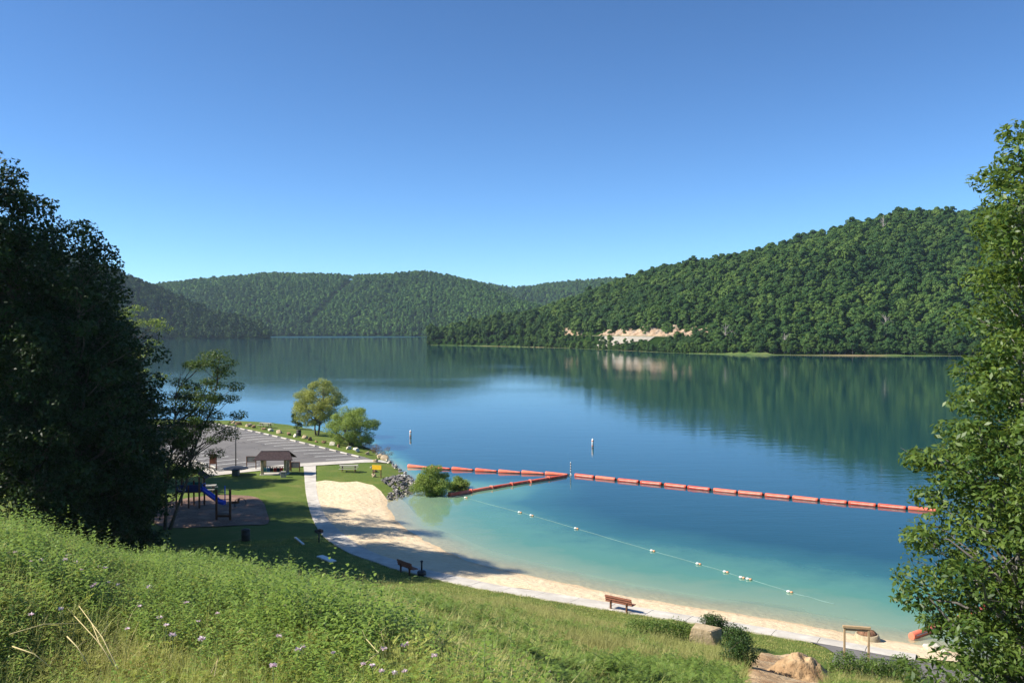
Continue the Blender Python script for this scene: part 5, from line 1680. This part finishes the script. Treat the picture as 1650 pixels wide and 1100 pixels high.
# ================================================================== MEADOW ON THE BANK
M['vetch'] = foliage('vetch_leaf', (.10, .175, .022), (.50, .56, .12), .42, (.64, .66, .11), .5, .3, .35, big=(.7, (.55, .48, .17), .46, .68))
M['blade'] = foliage('grass_blade', (.14, .205, .03), (.62, .64, .22), .4, (.5, .54, .12), .5, .3, .3, big=(.6, (.60, .50, .22), .48, .66))
M['slope_blade'] = foliage('slope_grass_blade', (.17, .21, .045), (.42, .42, .14), .33, (.34, .34, .10), .55, .25, .35, big=(.16, (.34, .28, .12), .42, .68))
M['slope_weed'] = foliage('slope_weed_leaf', (.09, .17, .03), (.24, .32, .065), .38, (.26, .32, .06), .5, .3, .3)
M['straw'] = foliage('straw', (.55, .46, .22), (.75, .64, .36), .15, None, .6, .25, .3)
M['weed'] = foliage('weed_leaf', (.09, .18, .022), (.34, .45, .085), .42, (.26, .34, .06), .45, .35, .2)
M['stem'] = plain('green_stem', (.12, .17, .05), .6, .3)
M['petal'] = foliage('vetch_petal', (.70, .50, .58), (.88, .78, .80), .3, (.88, .72, .76), .6, .2, .3)

class LV:
    """Leaves and blades as arrays: quads and curved strips with a tint."""
    def __init__(s): s.v, s.q, s.t = [], [], []
    def n(s): return sum(len(a) for a in s.v)
    def leaf(s, p, a, nrm, L, W_, t):
        a = np.asarray(a, float); a = a / (np.linalg.norm(a) + 1e-9)
        b = np.cross(nrm, a); b = b / (np.linalg.norm(b) + 1e-9)
        nn = np.cross(a, b)
        p = np.asarray(p, float)
        k = s.n()
        s.v.append(np.array([p, p + a * L * .45 + b * W_ * .5 + nn * W_ * .12, p + a * L, p + a * L * .45 - b * W_ * .5 + nn * W_ * .12]))
        s.q.append([(k, k + 1, k + 2, k + 3)]); s.t.append([t] * 4)
    def strip(s, p, d, side, L, W_, bend, t, seg=3):
        """a blade from p: direction d, bending over towards its horizontal direction"""
        k = s.n()
        pts = []
        p = np.asarray(p, float); d = np.asarray(d, float); h = np.array([d[0], d[1], 0]); h /= np.linalg.norm(h) + 1e-6
        for i in range(seg + 1):
            f = i / seg
            c = p + d * L * f + (h * .75 - np.array([0, 0, .55])) * bend * L * f * f
            w = W_ * (1 - f ** 1.6) * .5 + W_ * .04
            pts += [c - np.asarray(side) * w, c + np.asarray(side) * w]
        s.v.append(np.array(pts)); s.q.append([(k + 2 * i, k + 2 * i + 1, k + 2 * i + 3, k + 2 * i + 2) for i in range(seg)]); s.t.append([t] * len(pts))
    def mesh(s, name, mat):
        me = np_mesh(name, np.vstack(s.v), np.vstack([np.array(q) for q in s.q]), None, False, {'tint': np.concatenate([np.array(t) for t in s.t])})
        me.materials.append(mat)
        return me

def tuft(seed, n, r, h0, h1, w, bend, mat, heads=0):
    rng = np.random.RandomState(seed)
    L = LV()
    for k in range(n):
        a = rng.uniform(0, 6.28); rr = r * math.sqrt(rng.rand())
        p = (rr * math.cos(a), rr * math.sin(a), -.04)
        b = a + rng.normal() * .9
        tilt = rng.uniform(.05, .5)
        d = np.array([math.cos(b) * tilt, math.sin(b) * tilt, 1.0]); d /= np.linalg.norm(d)
        c = rng.uniform(0, 6.28)
        L.strip(p, d, (math.cos(c), math.sin(c), 0), rng.uniform(h0, h1), w * rng.uniform(.7, 1.3), rng.uniform(0, bend), float(np.clip(rng.normal(.5, .25), 0, 1)))
        if k < heads:
            e = np.array(p) + d * h1 * 1.15
            L.strip(p, d, (math.cos(c), math.sin(c), 0), h1 * 1.18, .005, .05, .95, 2)
            for j in range(5): L.leaf(e + d * (.03 * j - .08), d + rng.normal(size=3) * .3, rng.normal(size=3), .05, .014, 1.0)
    return L.mesh('tuft', mat)
def vetch(seed, stems, r, h, mat, leafl=.026):
    rng = np.random.RandomState(seed)
    L = LV()
    for k in range(stems):
        a = rng.uniform(0, 6.28); rr = r * rng.rand() * .7
        base = np.array([rr * math.cos(a), rr * math.sin(a), -.03])
        b = rng.uniform(0, 6.28); reach = rng.uniform(.3, 1.0) * r; hh = h * rng.uniform(.5, 1.1)
        for j in range(6):
            f = (j + 1) / 6
            p = base + np.array([math.cos(b) * reach * f, math.sin(b) * reach * f, hh * math.sin(f * 1.7)])
            c = rng.uniform(0, 6.28)
            ax = np.array([math.cos(c), math.sin(c), rng.uniform(.0, .6)]); ax /= np.linalg.norm(ax)
            sd_ = np.cross(ax, (0, 0, 1)); sd_ /= np.linalg.norm(sd_) + 1e-6
            nn = np.cross(sd_, ax) + rng.normal(size=3) * .2
            t0 = rng.normal(.5, .22)
            for m in range(6):
                q = p + ax * leafl * .55 * (m + 1)
                for s_ in (-1, 1): L.leaf(q, sd_ * s_ + ax * .35, nn, leafl * rng.uniform(.8, 1.2), leafl * .5, float(np.clip(t0 + rng.normal() * .12, 0, 1)))
            L.leaf(p + ax * leafl * 3.6, ax, nn, leafl, leafl * .5, float(np.clip(t0, 0, 1)))
        e = base + np.array([math.cos(b) * reach * .5, math.sin(b) * reach * .5, hh * .7])
        L.strip(base, (e - base) / (np.linalg.norm(e - base) + 1e-6), (1, 0, 0), np.linalg.norm(e - base), .004, .1, .4, 2)
    return L.mesh('vetch', mat)
def weed_arrays(seed, h, n, Ls, Ws):
    rng = np.random.RandomState(seed)
    L = LV()
    for k in range(n):
        f = (k + 1) / n
        p = np.array([math.sin(f * 2 + seed) * .02, math.cos(f * 2) * .02, h * (.1 + .9 * f)])
        c = k * 2.4 + rng.normal() * .3
        sz = Ls * (1.05 - .65 * f ** 2) * rng.uniform(.8, 1.15)
        for q in (0,):
            ax = np.array([math.cos(c), math.sin(c), .55 - .5 * (1 - f)])
            # a leaf in two pieces so that it arches
            t = float(np.clip(rng.normal(.5, .2), 0, 1))
            ax /= np.linalg.norm(ax); sd_ = np.cross(ax, (0, 0, 1)); sd_ /= np.linalg.norm(sd_)
            kk = L.n()
            prof = [(0, .12, 0), (.3, 1, .02), (.65, .8, -.02), (1, .05, -.14)]
            pts = []
            for (u, w, dz) in prof:
                c0 = p + ax * sz * u + np.array([0, 0, dz * sz * 2.0])
                pts += [c0 - sd_ * Ws * w * .5, c0 + sd_ * Ws * w * .5]
            L.v.append(np.array(pts)); L.q.append([(kk + 2 * i, kk + 2 * i + 1, kk + 2 * i + 3, kk + 2 * i + 2) for i in range(3)]); L.t.append([t] * 8)
    return L

meadow_kinds = bpy.data.collections.new('meadow_kinds')
def proto(coll, me, i):
    o = bpy.data.objects.new('%s_%02d' % (coll.name, i), me); coll.objects.link(o)
for i, me in enumerate((vetch(1, 12, .22, .24, M['vetch'], .019), vetch(2, 12, .26, .28, M['vetch'], .017), vetch(3, 11, .2, .2, M['vetch'], .022), vetch(4, 11, .24, .3, M['vetch'], .016),
                        tuft(5, 40, .12, .22, .46, .0075, .6, M['blade']), tuft(6, 38, .14, .25, .52, .0065, .9, M['blade']), tuft(7, 34, .11, .16, .36, .010, .8, M['blade']),
                        tuft(8, 9, .12, .25, .5, .006, .6, M['straw']))): proto(meadow_kinds, me, i)
wm = []
for k in range(4):
    L = LV()
    for s in range(3):
        a = weed_arrays(20 + k * 3 + s, .36 + .09 * s, 18, .085, .018)
        off = np.array([math.cos(s * 2.1 + k) * .07, math.sin(s * 2.1 + k) * .07, 0]); kk = L.n()
        for v_, q_, t_ in zip(a.v, a.q, a.t):
            L.v.append(v_ + off); L.q.append([tuple(i + kk for i in f) for f in q_]); L.t.append(t_)
    proto(meadow_kinds, L.mesh('weed', M['weed']), 8 + k)
slope_kinds = bpy.data.collections.new('slope_kinds')
for i, me in enumerate((tuft(31, 60, .32, .3, .62, .014, .5, M['slope_blade'], 1), tuft(32, 60, .36, .35, .75, .012, .6, M['slope_blade'], 2), tuft(33, 54, .3, .2, .5, .016, .7, M['slope_blade'], 0),
                        tuft(34, 46, .3, .25, .6, .015, .5, M['blade'], 0), vetch(35, 16, .34, .36, M['slope_weed'], .036), vetch(36, 16, .3, .5, M['slope_weed'], .04))): proto(slope_kinds, me, i)
lawn_kinds = bpy.data.collections.new('lawn_kinds')

rngM = np.random.RandomState(77)
def spread(n, u0, u1, d0, d1):
    d = np.sqrt(rngM.uniform(d0 * d0, d1 * d1, n)); u = rngM.uniform(u0, u1, n)
    return u * d, d
# near terrace: vetch, grass, weeds
x, y = spread(30000, -.72, .34, 2.7, 14.0)
ys_ = np.interp(x, [-60, -30, -12, -5, -2.3, -1, .1, .6, 2, 6, 15, 40], [15, 13, 10.6, 9, 8, 7, 5.6, 4.4, 2.2, -1, -6, -15])
k = (y < ys_ + 3.0)
x, y = x[k], y[k]
z = height(x, y)
pn = fbm(x * .8, y * .8, 3, 17)
r0 = rngM.rand(len(x)) + (pn - .5) * .5
kind_i = np.where(r0 < .66, rngM.randint(4, 7, len(x)), rngM.randint(0, 4, len(x)))
kind_i = np.where(rngM.rand(len(x)) < .10, 7, kind_i)
crest = (y > ys_[k] - 1.6) & (x < -1)
kind_i = np.where(rngM.rand(len(x)) < .05 + .22 * crest + .2 * (fbm(x * .5 + 9, y * .5, 2, 3) > .62), rngM.randint(8, 12, len(x)), kind_i)
s = rngM.uniform(.6, 1.2, len(x)) * np.where(y < 4.2, .75, 1.0) * (.45 + 1.1 * fbm(x * .7 + 2, y * .7, 3, 31))
scatter('meadow', meadow_kinds, np.column_stack([x, y, z]), kind_i, np.column_stack([rngM.normal(0, .12, len(x)), rngM.normal(0, .12, len(x)), rngM.uniform(0, 6.28, len(x))]),
        np.column_stack([s, s, s * rngM.uniform(.8, 1.15, len(x))]), 'tangle of vetch, grass and weeds on the bank', 'meadow')
# long slope: finer, drier grass
x, y = spread(36000, -.62, .66, 5.0, 58.0)
ys_ = np.interp(x, [-60, -30, -12, -5, -2.3, -1, .1, .6, 2, 6, 15, 40], [15, 13, 10.6, 9, 8, 7, 5.6, 4.4, 2.2, -1, -6, -15])
yt_ = np.interp(x, [-90, -40, -20, -10, 0, 5, 12, 18, 25, 40, 80], [64, 58, 56, 55, 51.5, 48.5, 44.5, 40.5, 36, 28, 12]) - np.interp(x, [-20, 0, 8, 14, 30], [1.0, .5, 1.5, 2.5, 2.0])
edge = fbm(x * .3, y * .3, 3, 8) * 4 - 2
k = (y > ys_ + 2.5) & (y < yt_ + edge) & (sdf(x, y, DIRT) < -.1) & (sdf(x, y, ASPHALT) < -.5) 
x, y = x[k], y[k]
z = height(x, y)
pn = fbm(x * .25 + 3, y * .25, 3, 23)
kind_i = np.where(pn > .58, rngM.randint(3, 6, len(x)), rngM.randint(0, 4, len(x)))
kind_i = np.where((y < 26) & (kind_i < 2), 2 + rngM.randint(0, 2, len(x)), kind_i)
s = rngM.uniform(.65, 1.2, len(x)) * np.clip(y / 22, .5, .9)
toe = np.clip((yt_[k] + edge[k] - y) / 4, .25, 1)
scatter('slope_grass', slope_kinds, np.column_stack([x, y, z]), kind_i, np.column_stack([rngM.normal(0, .1, len(x)), rngM.normal(0, .1, len(x)), rngM.uniform(0, 6.28, len(x))]),
        np.column_stack([s, s, s * toe * rngM.uniform(.75, 1.2, len(x))]), 'tall seeding grass on the slope below the bank', 'grass')
# mown lawn between slope and footpath: short blades
for i in range(3): proto(lawn_kinds, tuft(61 + i, 40, .4, .05, .12, .02, .6, M['slope_blade'] if i else M['blade']), i)
x, y = rngM.uniform(-24, 21, 26000), rngM.uniform(36, 74, 26000)
sd = shore_sd(x, y)
k = (sd > 1.5) & (y > np.interp(x, [-40, -20, -10, 0, 5, 12, 18, 25, 40], [58, 56, 55, 51, 47, 42, 38, 34, 27]) - 5) & (sdf(x, y, PATH) < -.25) & (sdf(x, y, BEACH) < -.2) & (sdf(x, y, ASPHALT) < -.2) & (sdf(x, y, MULCH) < -.2) & (sdf(x, y, DIRT) < -.2)
k &= (x * x + y * y < 70 ** 2)
x, y = x[k], y[k]; z = height(x, y)
s = rngM.uniform(.6, 1.2, len(x))
scatter('lawn_grass', lawn_kinds, np.column_stack([x, y, z]), rngM.randint(0, 3, len(x)), np.column_stack([0 * x, 0 * x, rngM.uniform(0, 6.28, len(x))]), np.column_stack([s, s, s]), 'short mown grass beside the footpath', 'grass')

# ---- plants that can be told apart
def flower_mesh(seed):
    rng = np.random.RandomState(seed)
    L = LV()
    for k in range(16):
        a = k / 16 * 6.28 + rng.normal() * .2; up_ = rng.uniform(-.1, .9)
        ax = np.array([math.cos(a), math.sin(a), up_]); ax /= np.linalg.norm(ax)
        L.leaf((0, 0, 0), ax, np.cross(ax, rng.normal(size=3)), .021, .012, float(rng.rand()))
    return L.mesh('flower_head', M['petal'])
FM = [flower_mesh(k) for k in range(4)]
stem_me = MB().tube([(0, 0, -.32), (.01, 0, -.15), (0, 0, 0)], [.0022, .002, .0016], 5).mesh('stem'); stem_me.materials.append(M['stem'])
spots = [(470, 972), (462, 978), (580, 997), (589, 975), (592, 1000), (655, 998), (668, 999), (640, 1003), (625, 1018), (480, 1050), (537, 1055), (527, 1010), (690, 1035), (655, 1040), (650, 1043), (618, 1048), (700, 1060), (745, 1057),
         (585, 1075), (600, 1076), (615, 1085), (636, 1088), (652, 1085), (795, 1085), (790, 1090), (885, 1082), (440, 1078), (95, 912), (105, 905), (122, 909), (38, 897), (48, 908), (160, 915), (170, 918), (110, 898), (148, 948), (155, 945), (175, 940),
         (225, 980), (268, 1010), (278, 1028), (325, 1032), (320, 1004), (205, 1015), (50, 993), (98, 983), (258, 1000), (450, 1028), (488, 1046), (540, 962), (545, 968), (12, 894), (25, 893), (66, 905), (132, 920), (60, 925), (190, 945), (240, 948), (300, 975), (350, 990)]
sr = random.Random(3)
for k, (px, py) in enumerate(spots):
    X_, Y_, Z_ = hit(px, py, .34)
    low = px < 260
    e = empty('vetch_flower', (X_, Y_, Z_ + .35), sr.uniform(0, 6), 'pale pink vetch flower head on the weedy crest at the left' if low else 'pale pink vetch flower head in the foreground tangle', 'flower', 'pink flowers on the left crest' if low else 'pink flowers in the foreground')
    e.scale = (sr.uniform(1.0, 1.5),) * 3
    obj('flower_head', FM[k % 4], None, e); obj('stem', stem_me, None, e)
# dry stalks lying over the grass at the bottom left
def stalk(pts_px, lab, r=.004):
    P = []
    for px, py, off in pts_px:
        X_, Y_, Z_ = hit(px, py, off); P.append((X_, Y_, Z_ + off))
    e = empty('dry_stalk', P[0], 0, lab, 'stalk', 'dry stalks in the bank grass')
    o = Vector(P[0])
    mb = MB().tube([Vector(q) - o for q in P], [r * (1 - .5 * i / len(P)) for i in range(len(P))], 6)
    mb.build('stem', M['straw'], e)
    sr_ = random.Random(len(lab))
    mb = MB()
    for q in P[1:]:
        a = sr_.uniform(0, 6)
        mb.tube([Vector(q) - o, Vector(q) - o + Vector((math.cos(a) * .05, math.sin(a) * .05, .05))], [r * .5, r * .15], 5)
    mb.build('side_shoot', M['straw'], e)
stalk([(190, 1080, .3), (165, 1030, .42), (127, 978, .5)], 'tallest of the straw stalks leaning left at the bottom left')
stalk([(183, 1072, .3), (160, 1035, .4), (145, 1000, .46)], 'straw stalk just under the tallest leaning one')
stalk([(178, 1065, .3), (155, 1030, .4), (120, 995, .46)], 'straw stalk crossing behind the tallest leaning one')
stalk([(15, 1022, .36), (70, 1008, .4), (130, 1005, .42)], 'long straw stalk lying almost level at the far left')
stalk([(20, 1045, .36), (55, 1057, .36), (80, 1078, .3)], 'straw stalk sloping down at the bottom left corner')
stalk([(108, 1025, .42), (125, 1045, .38), (142, 1072, .3)], 'short straw stalk beside the leaning bundle')
stalk([(580, 1075, .3), (610, 1052, .4), (590, 1030, .44)], 'thin straw stalk among the pink flowers')
stalk([(622, 1062, .3), (620, 1040, .4), (614, 1019, .5)], 'upright straw stalk among the pink flowers')
stalk([(340, 1085, .3), (352, 1062, .36), (345, 1092, .3)], 'bent straw stalk at the bottom of the bank')
# tall weeds
def tall_weed(px, py, h, lab, seed, n=30, Ls=.12, Ws=.024, off=.4):
    X_, Y_, Z_ = hit(px, py, off)
    e = empty('tall_weed', (X_, Y_, Z_), seed, lab, 'weed', 'tall weeds on the bank')
    mb = MB().tube([(math.sin(seed) * .02, .02, -.05), (0, 0, h * .5), (math.sin(2 + seed) * .02, math.cos(2) * .02, h)], [.006, .005, .003], 6)
    mb.build('stem', M['stem'], e)
    a = weed_arrays(seed, h, n, Ls, Ws)
    for v_, t_ in zip(a.v, a.t):
        me = np_mesh('leaf', v_, [(0, 1, 3, 2), (2, 3, 5, 4), (4, 5, 7, 6)], None, True, {'tint': t_}); me.materials.append(M['weed'])
        obj('leaf', me, None, e)
for k, (px, py, h, lab) in enumerate((
        (822, 1075, .78, 'tallest broad-leaved weed at the lower end of the tangle, leaves in tiers'), (858, 1085, .62, 'broad-leaved weed right of the tallest one at the bottom'), (780, 1075, .6, 'broad-leaved weed left of the tallest one'),
        (880, 1095, .5, 'short broad-leaved weed at the lower right end of the tangle'), (25, 830, .62, 'leafy weed topping the crest at the left edge'), (52, 835, .66, 'second leafy weed on the left crest'), (78, 845, .55, 'third leafy weed on the left crest'),
        (8, 838, .6, 'leafy weed cut by the left edge of the picture'), (118, 862, .45, 'small weed on the crest under the dark trees'), (215, 868, .5, 'weed with pale tip standing above the crest'), (178, 862, .42, 'low weed on the crest between two gaps'),
        (362, 898, .52, 'bushy weed on the crest below the playground'), (385, 905, .46, 'weed on the crest below the dark litter bin'), (420, 905, .42, 'weed on the crest left of the shaded lawn'), (470, 925, .5, 'upright weed at the right end of the crest'), (440, 918, .4, 'low weed near the right end of the crest'))):
    tall_weed(px, py, h, lab, 60 + k)
# white yarrow patch on the slope

# ================================================================== AIR
def haze():
    m = bpy.data.materials.new('haze_air'); m.use_nodes = True
    nt = m.node_tree
    nt.nodes.remove(nt.nodes['Principled BSDF'])
    v = nt.nodes.new('ShaderNodeVolumePrincipled')
    v.inputs['Color'].default_value = (.62, .80, 1.0, 1)
    v.inputs['Density'].default_value = .00006
    v.inputs['Anisotropy'].default_value = .2
    nt.links.new(v.outputs[0], nt.nodes['Material Output'].inputs['Volume'])
    mb = MB().box((0, 1650, 90), (6500, 3500, 202))
    o = mb.build('haze', m)
    o['kind'] = 'stuff'
    o['label'] = 'thin blue summer haze over the lake'
    return o
haze()
